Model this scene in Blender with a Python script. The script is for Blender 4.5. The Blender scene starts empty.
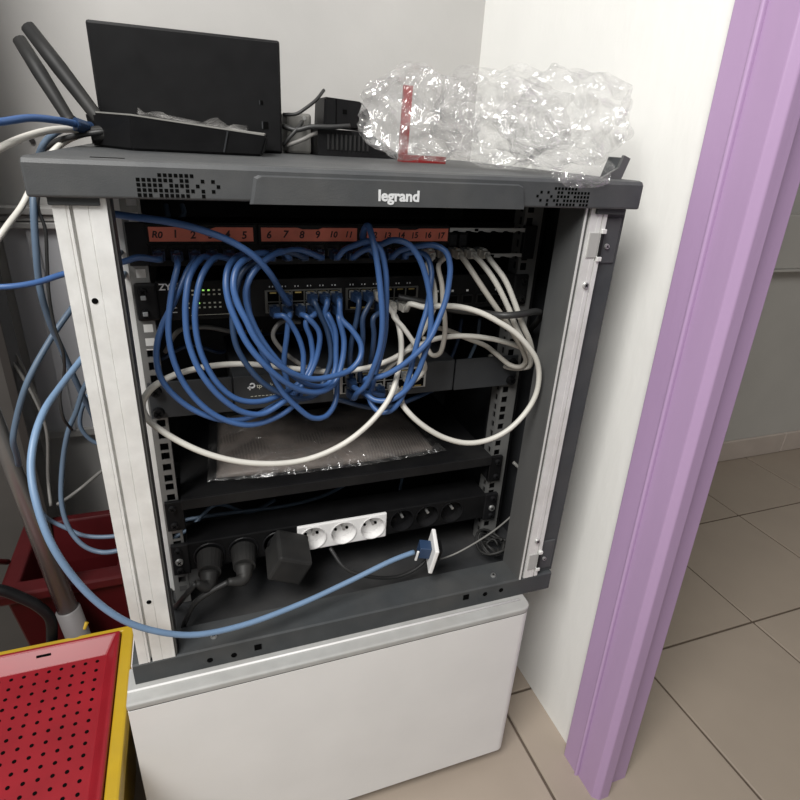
import bpy, bmesh, math, random
from mathutils import Vector, Matrix, noise
random.seed(7)
S = bpy.context.scene
C = bpy.context.collection

# ------------------------------------------------------------------ camera
CAM = Vector((-0.1823, -0.5497, 0.6140))
RX = Vector((0.9409285, -0.3342968, 0.05384427))
UP = Vector((0.09269682, 0.40725455, 0.90859839))
FW = Vector((0.32566986, 0.84993493, -0.41418566))
FPX = 567.07
cam = bpy.data.cameras.new('camera')
cam.sensor_width = 36.0
cam.lens = FPX / 800 * 36
cam.clip_start = 0.01
camo = bpy.data.objects.new('camera', cam)
C.objects.link(camo)
m = Matrix.Identity(4)
for i in range(3):
    m[i][0] = RX[i]; m[i][1] = UP[i]; m[i][2] = -FW[i]; m[i][3] = CAM[i]
camo.matrix_world = m
S.camera = camo

# ------------------------------------------------------------------ world, lights, exposure
w = bpy.data.worlds.new('world'); S.world = w
w.use_nodes = True
bg = w.node_tree.nodes['Background']
bg.inputs[0].default_value = (0.93, 0.96, 1.0, 1); bg.inputs[1].default_value = 0.21


def area(name, loc, target, sx, sy, power, col=(1, 1, 1)):
    l = bpy.data.lights.new(name, 'AREA'); l.shape = 'RECTANGLE'; l.size = sx; l.size_y = sy
    l.energy = power; l.color = col
    o = bpy.data.objects.new(name, l); C.objects.link(o); o.location = loc
    o.rotation_euler = (Vector(target) - Vector(loc)).to_track_quat('-Z', 'Y').to_euler()
    return o


area('window_daylight', (-1.0, -1.0, 2.05), (0.1, 0.1, 0.2), 1.1, 1.1, 82, (1.0, 0.985, 0.955))
S.view_settings.view_transform = 'Standard'
S.view_settings.look = 'None'
S.view_settings.exposure = 0.0
S.view_settings.gamma = 1.0
S.view_settings.use_curve_mapping = False


def W(px, py, y):
    """point of the depth plane y that lies on the sight line measured at (px, py) of the photograph"""
    d = FW + RX * ((px - 400) / FPX) - UP * ((py - 400) / FPX)
    return CAM + d * ((y - CAM.y) / d.y)


# ------------------------------------------------------------------ materials
MATS = {}


def mat(name, col, rough=0.5, metal=0.0, var=0.12, scale=30.0, bump=0.0, bscale=None, stretch=None,
        dust=None, dustamt=0.5, spec=0.5, coat=0.0, emit=0.0):
    if name in MATS:
        return MATS[name]
    M = bpy.data.materials.new(name); M.use_nodes = True
    nt = M.node_tree; N = nt.nodes; L = nt.links
    b = N['Principled BSDF']
    b.inputs['Roughness'].default_value = rough
    b.inputs['Metallic'].default_value = metal
    b.inputs['Specular IOR Level'].default_value = spec
    b.inputs['Coat Weight'].default_value = coat
    tc = N.new('ShaderNodeTexCoord')
    mp = N.new('ShaderNodeMapping'); L.new(tc.outputs['Object'], mp.inputs[0])
    if stretch: mp.inputs['Scale'].default_value = stretch
    nz = N.new('ShaderNodeTexNoise'); nz.inputs['Scale'].default_value = scale; nz.inputs['Detail'].default_value = 5
    L.new(mp.outputs[0], nz.inputs[0])
    cr = N.new('ShaderNodeValToRGB')
    cr.color_ramp.elements[0].position = 0.3; cr.color_ramp.elements[1].position = 0.7
    cr.color_ramp.elements[0].color = (*[c * (1 - var) for c in col], 1)
    cr.color_ramp.elements[1].color = (*[min(1, c * (1 + var)) for c in col], 1)
    L.new(nz.outputs[0], cr.inputs[0])
    out = cr.outputs[0]
    if dust:
        n2 = N.new('ShaderNodeTexNoise'); n2.inputs['Scale'].default_value = scale * 0.35; n2.inputs['Detail'].default_value = 8
        L.new(mp.outputs[0], n2.inputs[0])
        r2 = N.new('ShaderNodeMapRange'); r2.inputs[1].default_value = 0.4; r2.inputs[2].default_value = 0.72
        r2.inputs[4].default_value = dustamt
        L.new(n2.outputs[0], r2.inputs[0])
        mx = N.new('ShaderNodeMix'); mx.data_type = 'RGBA'
        L.new(r2.outputs[0], mx.inputs[0]); L.new(out, mx.inputs[6]); mx.inputs[7].default_value = (*dust, 1)
        out = mx.outputs[2]
    L.new(out, b.inputs['Base Color'])
    if bump:
        n3 = N.new('ShaderNodeTexNoise'); n3.inputs['Scale'].default_value = bscale or scale * 3; n3.inputs['Detail'].default_value = 4
        L.new(mp.outputs[0], n3.inputs[0])
        bp = N.new('ShaderNodeBump'); bp.inputs['Strength'].default_value = bump; bp.inputs['Distance'].default_value = 0.002
        L.new(n3.outputs[0], bp.inputs['Height']); L.new(bp.outputs[0], b.inputs['Normal'])
    if emit:
        b.inputs['Emission Color'].default_value = (*col, 1); b.inputs['Emission Strength'].default_value = emit
    MATS[name] = M
    return M


def plastic_film(name, col, lo, hi, rough):
    """thin clear film: mostly see-through, with a glossy, slightly milky skin that thickens in creases"""
    M = bpy.data.materials.new(name); M.use_nodes = True
    nt = M.node_tree; N = nt.nodes; L = nt.links
    N.remove(N['Principled BSDF']); out = N['Material Output']
    tr = N.new('ShaderNodeBsdfTransparent'); df = N.new('ShaderNodeBsdfDiffuse'); gl = N.new('ShaderNodeBsdfGlossy')
    df.inputs[0].default_value = (*col, 1); gl.inputs[0].default_value = (1, 1, 1, 1); gl.inputs['Roughness'].default_value = rough
    tc = N.new('ShaderNodeTexCoord'); nz = N.new('ShaderNodeTexNoise')
    nz.inputs['Scale'].default_value = 22; nz.inputs['Detail'].default_value = 3; nz.inputs['Distortion'].default_value = 2.2
    L.new(tc.outputs['Object'], nz.inputs[0])
    mr = N.new('ShaderNodeMapRange'); mr.inputs[1].default_value = .42; mr.inputs[2].default_value = .72
    mr.inputs[3].default_value = lo; mr.inputs[4].default_value = hi
    L.new(nz.outputs[0], mr.inputs[0])
    bp = N.new('ShaderNodeBump'); bp.inputs['Strength'].default_value = .9; bp.inputs['Distance'].default_value = .012
    L.new(nz.outputs[0], bp.inputs['Height']); L.new(bp.outputs[0], gl.inputs['Normal'])
    m1 = N.new('ShaderNodeMixShader'); m1.inputs[0].default_value = .62; L.new(df.outputs[0], m1.inputs[1]); L.new(gl.outputs[0], m1.inputs[2])
    m2 = N.new('ShaderNodeMixShader'); L.new(mr.outputs[0], m2.inputs[0]); L.new(tr.outputs[0], m2.inputs[1]); L.new(m1.outputs[0], m2.inputs[2])
    L.new(m2.outputs[0], out.inputs[0])
    MATS[name] = M
    return M


mat('cap_grey', (0.050, 0.053, 0.056), 0.5, 0.0, 0.08, 60, 0.15, 900, dust=(0.095, 0.094, 0.090), dustamt=0.35)
mat('frame_grey', (0.046, 0.050, 0.053), 0.5, 0, 0.10, 40, 0.1, 500, dust=(0.085, 0.082, 0.076), dustamt=0.4, spec=0.28)
mat('floor_pan', (0.026, 0.027, 0.029), 0.6, 0, 0.15, 30, 0.1, 300, dust=(0.075, 0.07, 0.064), dustamt=0.35, spec=0.28)
mat('inner_dark', (0.022, 0.023, 0.025), 0.6, 0, 0.2, 20, spec=0.28)
mat('side_grey', (0.105, 0.108, 0.108), 0.45, 0.3, 0.12, 18, stretch=(1, 1, 0.3), dust=(0.17, 0.16, 0.15), dustamt=0.4)
mat('aluminium', (0.79, 0.79, 0.775), 0.5, 0.35, 0.06, 60, 0.06, 300, dust=(0.55, 0.53, 0.49), dustamt=0.35)
mat('alu_groove', (0.16, 0.155, 0.15), 0.6, 0.3, 0.2, 40)
mat('rail_grey', (0.20, 0.20, 0.195), 0.45, 0.4, 0.1, 40)
mat('zinc', (0.55, 0.55, 0.54), 0.35, 0.8, 0.15, 60)
mat('black_plastic', (0.007, 0.007, 0.0075), 0.45, 0, 0.2, 40, spec=0.16)
mat('black_metal', (0.010, 0.010, 0.011), 0.4, 0, 0.15, 50, dust=(0.035, 0.034, 0.032), dustamt=0.3, spec=0.16)
mat('black_hole', (0.004, 0.004, 0.004), 0.9, 0, 0, 10, spec=0.0)
mat('switch_grey', (0.036, 0.038, 0.041), 0.5, 0, 0.08, 50, spec=0.28)
mat('orange_label', (0.74, 0.19, 0.125), 0.6, 0, 0.10, 60)
mat('ink', (0.035, 0.01, 0.012), 0.7, 0, 0, 10)
mat('print_white', (0.75, 0.76, 0.77), 0.5, 0, 0, 10)
mat('logo_silver', (0.72, 0.73, 0.74), 0.35, 0.2, 0, 10)
mat('led_green', (0.35, 0.8, 0.15), 0.4, 0, 0, 10, emit=0.8)
mat('led_off', (0.60, 0.60, 0.50), 0.4, 0, 0, 10)
mat('cable_blue', (0.038, 0.094, 0.240), 0.42, 0, 0.06, 40)
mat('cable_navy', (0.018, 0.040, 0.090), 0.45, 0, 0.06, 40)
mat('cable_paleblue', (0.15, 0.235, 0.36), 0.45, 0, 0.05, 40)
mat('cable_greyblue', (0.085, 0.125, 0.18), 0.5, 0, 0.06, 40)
mat('cable_white', (0.53, 0.515, 0.47), 0.45, 0, 0.05, 40)
mat('cable_beige', (0.37, 0.35, 0.31), 0.5, 0, 0.06, 40)
mat('cable_grey', (0.17, 0.165, 0.155), 0.5, 0, 0.06, 40)
mat('cable_black', (0.02, 0.02, 0.02), 0.5, 0, 0.1, 40)
mat('plug_blue', (0.016, 0.036, 0.085), 0.4, 0, 0.1, 60)
mat('plug_clear', (0.27, 0.28, 0.285), 0.25, 0, 0.1, 60)
mat('socket_white', (0.80, 0.79, 0.78), 0.35, 0, 0.03, 20)
mat('socket_well', (0.62, 0.60, 0.56), 0.4, 0, 0.05, 20)
mat('gold', (0.55, 0.42, 0.15), 0.35, 0.8, 0.1, 60)
mat('kraft', (0.25, 0.212, 0.188), 0.55, 0, 0.22, 22, 0.5, 40, dust=(0.30, 0.27, 0.25), dustamt=0.45)
mat('wall_white', (0.82, 0.815, 0.785), 0.7, 0, 0.02, 8, 0.35, 60, stretch=(1, 1, 0.4))
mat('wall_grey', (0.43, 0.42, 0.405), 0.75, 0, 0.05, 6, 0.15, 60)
mat('panel_bluegrey', (0.56, 0.565, 0.59), 0.6, 0, 0.05, 6)
mat('panel_brown', (0.05, 0.046, 0.042), 0.6, 0, 0.1, 10)
mat('edge_dark', (0.02, 0.017, 0.015), 0.6, 0, 0.1, 10)
mat('purple', (0.405, 0.272, 0.445), 0.38, 0, 0.04, 14, 0.12, 120, stretch=(1, 1, 0.2), dust=(0.45, 0.315, 0.49), dustamt=0.3)
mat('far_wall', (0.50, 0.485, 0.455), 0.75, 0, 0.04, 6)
mat('tile', (0.345, 0.288, 0.235), 0.4, 0, 0.06, 5, dust=(0.29, 0.24, 0.19), dustamt=0.4)
mat('grout', (0.10, 0.075, 0.055), 0.9, 0, 0.15, 60)
mat('skirting', (0.52, 0.45, 0.40), 0.5, 0, 0.06, 12)
mat('fridge_white', (0.72, 0.71, 0.70), 0.42, 0, 0.03, 10, 0.03, 300)
mat('fridge_trim', (0.37, 0.37, 0.36), 0.45, 0, 0.08, 40, dust=(0.36, 0.35, 0.33), dustamt=0.5)
mat('bucket_yellow', (0.43, 0.28, 0.012), 0.4, 0, 0.08, 20, dust=(0.35, 0.25, 0.05), dustamt=0.4)
mat('bucket_red', (0.24, 0.009, 0.016), 0.38, 0, 0.1, 20)
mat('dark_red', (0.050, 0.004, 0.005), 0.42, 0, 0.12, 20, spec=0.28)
mat('chrome', (0.17, 0.165, 0.16), 0.27, 0.45, 0.05, 20)
mat('ferrule', (0.13, 0.125, 0.125), 0.5, 0, 0.06, 20)
mat('red_card', (0.27, 0.016, 0.016), 0.45, 0, 0.1, 30)
mat('dusty_black', (0.016, 0.016, 0.016), 0.55, 0, 0.2, 40, dust=(0.04, 0.038, 0.035), dustamt=0.5, spec=0.28)
mat('dust_sheet', (0.21, 0.205, 0.19), 0.6, 0, 0.15, 60)
mat('bar_grey', (0.40, 0.40, 0.39), 0.4, 0.4, 0.1, 40)
mat('port_frame', (0.13, 0.13, 0.12), 0.4, 0.5, 0.1, 40)
plastic_film('clear_film', (0.62, 0.61, 0.60), 0.10, 0.42, 0.12)
plastic_film('pouch_film', (0.75, 0.73, 0.71), 0.05, 0.30, 0.18)

# faint barcode-like print on the paper of the pouch
nt = MATS['kraft'].node_tree; N = nt.nodes; L = nt.links
wv = N.new('ShaderNodeTexWave'); wv.bands_direction = 'X'; wv.inputs['Scale'].default_value = 70; wv.inputs['Distortion'].default_value = 3; wv.inputs['Detail'].default_value = 3
mk = N.new('ShaderNodeTexNoise'); mk.inputs['Scale'].default_value = 16
tc = N.new('ShaderNodeTexCoord'); L.new(tc.outputs['Object'], wv.inputs[0]); L.new(tc.outputs['Object'], mk.inputs[0])
r1 = N.new('ShaderNodeMapRange'); r1.inputs[1].default_value = .5; r1.inputs[2].default_value = .6; r1.inputs[4].default_value = .55; L.new(mk.outputs[0], r1.inputs[0])
ml = N.new('ShaderNodeMath'); ml.operation = 'MULTIPLY'; L.new(wv.outputs['Fac'], ml.inputs[0]); L.new(r1.outputs[0], ml.inputs[1])
bs = N['Principled BSDF']; src = bs.inputs['Base Color'].links[0].from_socket
mx = N.new('ShaderNodeMix'); mx.data_type = 'RGBA'; L.new(ml.outputs[0], mx.inputs[0]); L.new(src, mx.inputs[6]); mx.inputs[7].default_value = (.06, .05, .045, 1)
L.new(mx.outputs[2], bs.inputs['Base Color'])

# ------------------------------------------------------------------ mesh helpers


def link(name, bm, material, parent=None, smooth=False):
    me = bpy.data.meshes.new(name)
    bmesh.ops.recalc_face_normals(bm, faces=bm.faces[:])
    bm.to_mesh(me); bm.free()
    if smooth:
        for p in me.polygons: p.use_smooth = True
    o = bpy.data.objects.new(name, me); C.objects.link(o)
    me.materials.append(MATS[material])
    if parent:
        o.parent = parent
        o.matrix_parent_inverse = parent.matrix_basis.inverted()
    return o


def tag(o, label=None, cat=None, group=None, kind=None):
    if label: o['label'] = label
    if cat: o['category'] = cat
    if group: o['group'] = group
    if kind: o['kind'] = kind
    return o


def thing(name, loc, label, cat, group=None):
    o = bpy.data.objects.new(name, None); C.objects.link(o); o.location = loc
    o.empty_display_size = 0.02
    bpy.context.evaluated_depsgraph_get
    return tag(o, label, cat, group)


def box(bm, a, b, bev=0.0, seg=2):
    x0, y0, z0 = a; x1, y1, z1 = b
    t = bmesh.new()
    vs = [t.verts.new(p) for p in ((x0, y0, z0), (x1, y0, z0), (x1, y1, z0), (x0, y1, z0), (x0, y0, z1), (x1, y0, z1), (x1, y1, z1), (x0, y1, z1))]
    for f in ((0, 3, 2, 1), (4, 5, 6, 7), (0, 1, 5, 4), (1, 2, 6, 5), (2, 3, 7, 6), (3, 0, 4, 7)):
        t.faces.new([vs[i] for i in f])
    if bev:
        bmesh.ops.bevel(t, geom=t.edges[:], offset=bev, segments=seg, profile=0.5, affect='EDGES')
    me = bpy.data.meshes.new('tmp'); t.to_mesh(me); t.free(); bm.from_mesh(me); bpy.data.meshes.remove(me)


def boxo(name, a, b, material, parent=None, bev=0.0, seg=2):
    bm = bmesh.new()
    box(bm, [min(p, q) for p, q in zip(a, b)], [max(p, q) for p, q in zip(a, b)], bev, seg)
    return link(name, bm, material, parent)


def prism(bm, poly, lo, hi, axis='z'):
    """extrude a 2-D outline: axis z -> (x,y), axis y -> (x,z), axis x -> (y,z)"""
    def P(u, v, t):
        return {'z': (u, v, t), 'y': (u, t, v), 'x': (t, u, v)}[axis]
    A = [bm.verts.new(P(u, v, lo)) for u, v in poly]; B = [bm.verts.new(P(u, v, hi)) for u, v in poly]
    n = len(poly)
    bm.faces.new(A[::-1]); bm.faces.new(B)
    for i in range(n):
        bm.faces.new((A[i], A[(i + 1) % n], B[(i + 1) % n], B[i]))


def prismo(name, poly, lo, hi, axis, material, parent=None):
    bm = bmesh.new(); prism(bm, poly, lo, hi, axis)
    return link(name, bm, material, parent)


def hull(bm, bottom, top):
    A = [bm.verts.new(p) for p in bottom]; B = [bm.verts.new(p) for p in top]; n = len(A)
    bm.faces.new(A[::-1]); bm.faces.new(B)
    for i in range(n): bm.faces.new((A[i], A[(i + 1) % n], B[(i + 1) % n], B[i]))


def catmull(P, n=7):
    P = [Vector(p) for p in P]
    Q = [P[0] * 2 - P[1]] + P + [P[-1] * 2 - P[-2]]
    out = []
    for i in range(1, len(Q) - 2):
        p0, p1, p2, p3 = Q[i - 1:i + 3]
        # centripetal
        t0 = 0; t1 = t0 + max(1e-5, (p1 - p0).length) ** .5; t2 = t1 + max(1e-5, (p2 - p1).length) ** .5; t3 = t2 + max(1e-5, (p3 - p2).length) ** .5
        for k in range(n):
            t = t1 + (t2 - t1) * k / n
            a1 = p0 * ((t1 - t) / (t1 - t0)) + p1 * ((t - t0) / (t1 - t0))
            a2 = p1 * ((t2 - t) / (t2 - t1)) + p2 * ((t - t1) / (t2 - t1))
            a3 = p2 * ((t3 - t) / (t3 - t2)) + p3 * ((t - t2) / (t3 - t2))
            b1 = a1 * ((t2 - t) / (t2 - t0)) + a2 * ((t - t0) / (t2 - t0))
            b2 = a2 * ((t3 - t) / (t3 - t1)) + a3 * ((t - t1) / (t3 - t1))
            out.append(b1 * ((t2 - t) / (t2 - t1)) + b2 * ((t - t1) / (t2 - t1)))
    out.append(P[-1])
    return out


def tube(bm, path, r, sides=10, radii=None):
    path = [Vector(p) for p in path]
    n = len(path); rings = []
    t = (path[1] - path[0]).normalized()
    nrm = t.orthogonal().normalized()
    for i in range(n):
        tt = (path[min(i + 1, n - 1)] - path[max(i - 1, 0)]).normalized()
        q = t.rotation_difference(tt); nrm = (q @ nrm); nrm = (nrm - tt * nrm.dot(tt)).normalized(); t = tt
        bn = tt.cross(nrm)
        rr = radii[i] if radii else r
        rings.append([bm.verts.new(path[i] + (nrm * math.cos(2 * math.pi * k / sides) + bn * math.sin(2 * math.pi * k / sides)) * rr) for k in range(sides)])
    for i in range(n - 1):
        for k in range(sides):
            bm.faces.new((rings[i][k], rings[i][(k + 1) % sides], rings[i + 1][(k + 1) % sides], rings[i + 1][k]))
    bm.faces.new(rings[0][::-1]); bm.faces.new(rings[-1])


def cyl(bm, a, b, r, sides=16, r2=None):
    tube(bm, [a, b], r, sides, [r, r if r2 is None else r2])


def cylo(name, a, b, r, material, parent=None, sides=16, r2=None):
    bm = bmesh.new(); cyl(bm, a, b, r, sides, r2)
    return link(name, bm, material, parent)


def screw(name, c, axis, r, material, parent, h=0.0025, slot=True):
    c = Vector(c); a = Vector(axis).normalized()
    o = cylo(name, c, c + a * h, r, material, parent, 14, r * 0.82)
    if slot:
        u = a.orthogonal().normalized(); v = a.cross(u)
        bm = bmesh.new()
        for d1, d2 in ((u, v), (v, u)):
            p = [c + a * (h + s) + d1 * (r * .55 * i) + d2 * (r * .13 * j) for s in (-.0008, .0003) for i, j in ((-1, -1), (1, -1), (1, 1), (-1, 1))]
            hull(bm, p[:4], p[4:])
        link('screw_slot', bm, 'black_hole', o)
    return o


def text(s, size, loc, material, parent, bold=0.0, depth=0.0004, align='CENTER', rot=(math.pi / 2, 0, 0), shear=0.0, sx=1.0, name='lettering'):
    cu = bpy.data.curves.new('t', 'FONT'); cu.body = s; cu.size = size; cu.align_x = align; cu.align_y = 'CENTER'
    cu.extrude = depth; cu.offset = bold; cu.shear = shear; cu.resolution_u = 3
    o = bpy.data.objects.new('t', cu); C.objects.link(o)
    dg = bpy.context.evaluated_depsgraph_get()
    me = bpy.data.meshes.new_from_object(o.evaluated_get(dg))
    bpy.data.objects.remove(o); bpy.data.curves.remove(cu)
    me.transform(Matrix.Translation(loc) @ Matrix.LocRotScale(None, __import__('mathutils').Euler(rot), (sx, 1, 1)))
    me.materials.clear(); me.materials.append(MATS[material])
    n = bpy.data.objects.new(name, me); C.objects.link(n)
    n.parent = parent; n.matrix_parent_inverse = parent.matrix_basis.inverted()
    return n


def struct(o):
    o['kind'] = 'structure'
    return o


# ------------------------------------------------------------------ the setting
FZ = -0.35            # floor level (rack bottom is z = 0)
WX = 0.372            # side wall
BY = 0.58             # back wall

# floor: grout bed with separate tiles
floor = struct(boxo('floor', (-1.6, -3.2, FZ - 0.06), (3.4, 1.2, FZ - 0.003), 'grout'))
TS = 0.333
tile_me = None
bm = bmesh.new(); box(bm, (-TS / 2 + .0025, -TS / 2 + .0025, -0.008), (TS / 2 - .0025, TS / 2 - .0025, 0), 0.0015, 1)
tile0 = link('tile', bm, 'tile', floor)
x0, y0 = 0.964, 0.083
first = True
for i in range(-7, 8):
    for j in range(-6, 3):
        cx = x0 + (i + .5) * TS; cy = y0 + (j + .5) * TS
        if cx - TS / 2 > 2.7 or cx + TS / 2 < -1.0 or cy - TS / 2 > 0.69: continue
        if first: o = tile0; first = False
        else:
            o = tile0.copy(); C.objects.link(o)
        o.location = (cx, cy, FZ + random.uniform(-.0004, .0004))

# back wall behind the rack
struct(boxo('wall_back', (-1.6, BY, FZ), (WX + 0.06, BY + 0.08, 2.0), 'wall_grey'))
# lower dado board and its cap trunking seen left of the rack
struct(boxo('wall_panel', (-0.47, BY - 0.012, 0.075), (0.3, BY, 0.452), 'panel_bluegrey', bev=0.002))
for k, (z0, z1, d) in enumerate(((0.452, 0.462, 0.030), (0.4635, 0.473, 0.026), (0.4745, 0.486, 0.034))):
    struct(boxo('trim_%d' % (k + 1), (-0.9, BY - d, z0), (0.3, BY, z1), 'wall_grey', bev=0.002))
struct(boxo('trim_4', (-0.47, BY - 0.02, 0.062), (0.3, BY, 0.078), 'wall_grey', bev=0.002))
struct(boxo('trim_5', (-0.432, BY - 0.024, 0.078), (-0.418, BY - .012, 0.452), 'panel_bluegrey', bev=0.002))
tag(cylo('wall_anchor', (W(32, 141, BY - .004)), W(32, 141, BY) + Vector((0, .01, 0)), 0.004, 'edge_dark'), 'small dark screw anchor in the grey wall behind the rack', 'anchor')

# side wall, its doorway and the purple frame
struct(boxo('wall_right', (WX, -0.062, FZ), (WX + 0.08, BY + .08, 2.0), 'wall_white'))
struct(boxo('wall_near', (WX, -3.0, FZ), (WX + 0.08, -1.05, 2.0), 'wall_white'))
LEAN = math.radians(-1.9)
fr = bpy.data.objects.new('door_1', None); C.objects.link(fr); struct(fr)
fr.location = (WX, -0.06, 0.3)
fr['label'] = 'purple painted wooden door frame in the white side wall'


def frame_piece(name, poly):
    bm = bmesh.new(); prism(bm, [(x - WX, y + 0.06) for x, y in poly], -0.75, 1.6, 'z')
    o = link(name, bm, 'purple', None)
    bev = o.modifiers.new('b', 'BEVEL'); bev.width = 0.0015; bev.segments = 2
    o.parent = fr
    return o


frame_piece('architrave', [(0.376, -0.030), (0.356, -0.030), (0.356, -0.064), (0.376, -0.064)])
frame_piece('bead', [(0.376, -0.0635), (0.354, -0.0635), (0.3525, -0.066), (0.354, -0.069), (0.376, -0.069)])
frame_piece('jamb', [(0.358, -0.0685), (0.358, -0.106), (0.367, -0.114), (0.386, -0.114), (0.386, -0.097), (0.434, -0.097), (0.434, -0.0685)])
fr.rotation_euler = (LEAN, 0, 0)

# the room beyond the doorway
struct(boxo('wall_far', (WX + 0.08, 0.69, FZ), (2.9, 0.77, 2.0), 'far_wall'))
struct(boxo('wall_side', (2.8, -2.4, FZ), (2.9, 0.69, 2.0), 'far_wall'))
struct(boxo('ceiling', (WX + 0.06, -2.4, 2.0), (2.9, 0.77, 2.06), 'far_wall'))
bb = struct(bpy.data.objects.new('baseboard_far', None)); C.objects.link(bb)
for i in range(7):
    xx = x0 + (i - 1.5) * TS
    boxo('skirting_tile', (xx + .0015, 0.680, FZ + .001), (xx + TS - .0015, 0.69, FZ + 0.078), 'skirting', bb, 0.002, 1)
bx = thing('wall_duct', (1.47, .69, .4), 'pale boxed duct on the far wall beyond the doorway', 'duct')
boxo('duct_body', (1.405, 0.66, 0.33), (1.9, 0.69, 0.485), 'far_wall', bx, .004)
boxo('duct_edge', (1.40, 0.655, 0.323), (1.9, 0.69, 0.330), 'far_wall', bx, .001)

# ------------------------------------------------------------------ fridge under the rack
fg = thing('fridge', (0, 0.25, FZ), 'low white fridge with grey door rim standing under the open rack', 'fridge')
boxo('cabinet', (-0.30, 0.03, FZ), (0.247, 0.53, -0.0005), 'fridge_white', fg, 0.006)
def fplan(x0, x1, y0, y1, r):
    return [(x0, y1), (x0, y0)] + [(x1 - r + r * math.sin(a), y0 + r - r * math.cos(a)) for a in [math.pi / 2 * k / 6 for k in range(7)]] + [(x1, y1)]
bm = bmesh.new(); prism(bm, fplan(-0.300, 0.2468, -0.0265, 0.026, .014), FZ + .03, -0.0125); link('door', bm, 'fridge_white', fg)
o = prismo('door_rim', fplan(-0.301, 0.2475, -0.0275, 0.028, .015), -0.0110, -0.0008, 'z', 'fridge_trim', fg)
bv = o.modifiers.new('b', 'BEVEL'); bv.width = .0028; bv.segments = 3
prismo('door_gasket', fplan(-0.299, 0.2455, -0.0255, 0.026, .013), -0.0127, -0.0108, 'z', 'side_grey', fg)
bm = bmesh.new(); tube(bm, [(-0.300, -0.0085, -0.0002), (0.236, -0.0085, -0.0002)], .0016, 8); link('rim_bead', bm, 'fridge_white', fg, True)
boxo('plinth', (-0.29, 0.0, FZ), (0.24, 0.03, FZ + .03), 'fridge_trim', fg)

# ------------------------------------------------------------------ rack
rack = thing('server_rack', (0, .2, 0), 'open dark grey wall-mount server rack with aluminium posts sitting on the white fridge', 'rack')
CB, CT, CW, CD = 0.5586, 0.5885, 0.297, 0.47
bm = bmesh.new()
prism(bm, [(-0.009, CB), (-0.009, 0.5840), (-0.0065, CT - .0012), (-0.002, CT), (CD, CT), (CD, CB)], -CW - .0015, CW + .0025, 'x')
roof = link('roof', bm, 'cap_grey', rack)
bv = roof.modifiers.new('b', 'BEVEL'); bv.width = .0022; bv.segments = 3; bv.angle_limit = math.radians(50)
# raised central fascia plate with slanted shoulders
bm = bmesh.new()
fz0, fz1 = CB - .0022, CB + .0225
front = [(-0.128, fz0), (-0.124, fz1 - .002), (-0.120, fz1), (0.140, fz1), (0.146, fz1 - .002), (0.150, fz0)]
A = [bm.verts.new((x, -0.0085, z)) for x, z in front]
B = [bm.verts.new((x * .985 + .001, -0.0118, z - (0.0015 if z > fz0 else -.0005))) for x, z in front]
bm.faces.new(A[::-1]); bm.faces.new(B)
for i in range(6): bm.faces.new((A[i], A[(i + 1) % 6], B[(i + 1) % 6], B[i]))
link('fascia_plate', bm, 'cap_grey', roof)
text('legrand', 0.0138, (0.0105, -0.0121, CB + 0.0078), 'logo_silver', roof, 0.00045, 0.0003, sx=1.03)


def grille(xs, pattern, dx, dz, s, ztop, flip=False):
    bm = bmesh.new()
    for r, row in enumerate(pattern):
        for c, ch in enumerate(row):
            if ch == '#':
                x = xs + (-(c) if flip else c) * dx; z = ztop - r * dz
                box(bm, (x - s / 2, -0.0093, z - s / 2), (x + s / 2, -0.0088, z + s / 2))
    o = link('vent_grille', bm, 'black_hole', roof); o['kind'] = 'stuff'


PAT = ['    #######    ', '#######  ##  # #', '##### #### # #  ', '###### ### # # #', '### ###### #  #  ']
PAT = ['....#######', '#######.##..#.#', '#####.####.#...#', '########.##.#.#', '###.######..#']
grille(-0.2165, PAT, 0.0042, 0.0040, 0.0029, CB + 0.0195)
grille(0.2275, PAT, 0.0042, 0.0040, 0.0026, CB + 0.0195, True)
boxo('roof_slot', (-0.252, 0.012, CT - .0005), (-0.226, 0.017, CT + .0004), 'black_hole', roof)
for sx in (-1, 1):
    boxo('roof_bracket', (sx * 0.286, -0.0035, CB - 0.0065), (sx * 0.248, 0.06, CB + .001), 'frame_grey', rack, 0.001)
# base
base = boxo('base', (-0.2917, 0.0602, 0.0), (0.2917, 0.46, 0.014), 'floor_pan', rack, 0.001)
bm = bmesh.new()
prism(bm, [(0, 0.0), (0, 0.029), (0.002, 0.031), (0.044, 0.031), (0.060, 0.0135), (0.060, 0.0)], -0.2917, 0.2917, 'x')
frl = link('front_rail', bm, 'frame_grey', base)
for px, py in ((210, 660), (234, 655), (485, 594), (501, 590)):
    p = W(px, py, 0.0)
    cylo('bolt_hole', (p.x, -0.0006, p.z), (p.x, 0.001, p.z), 0.0036, 'black_hole', base, 14)
for px, py in ((258, 647), (466, 597)):
    p = W(px, py, 0.0)
    boxo('cage_hole', (p.x - .0045, -0.0006, p.z - .0045), (p.x + .0045, 0.001, p.z + .0045), 'black_hole', base)
for x in (-0.198, 0.201): screw('screw', (x, 0.018, 0.031), (0, 0, 1), 0.0042, 'zinc', base)
for sy in (0.46,):
    boxo('rear_rail', (-0.2917, sy - .02, 0.0), (0.2917, sy, 0.05), 'frame_grey', base)

# left aluminium post (grooved extrusion)
def post(poly, z0, z1, name='post', material='aluminium'):
    return prismo(name, poly, z0, z1, 'z', material, rack)


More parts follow.
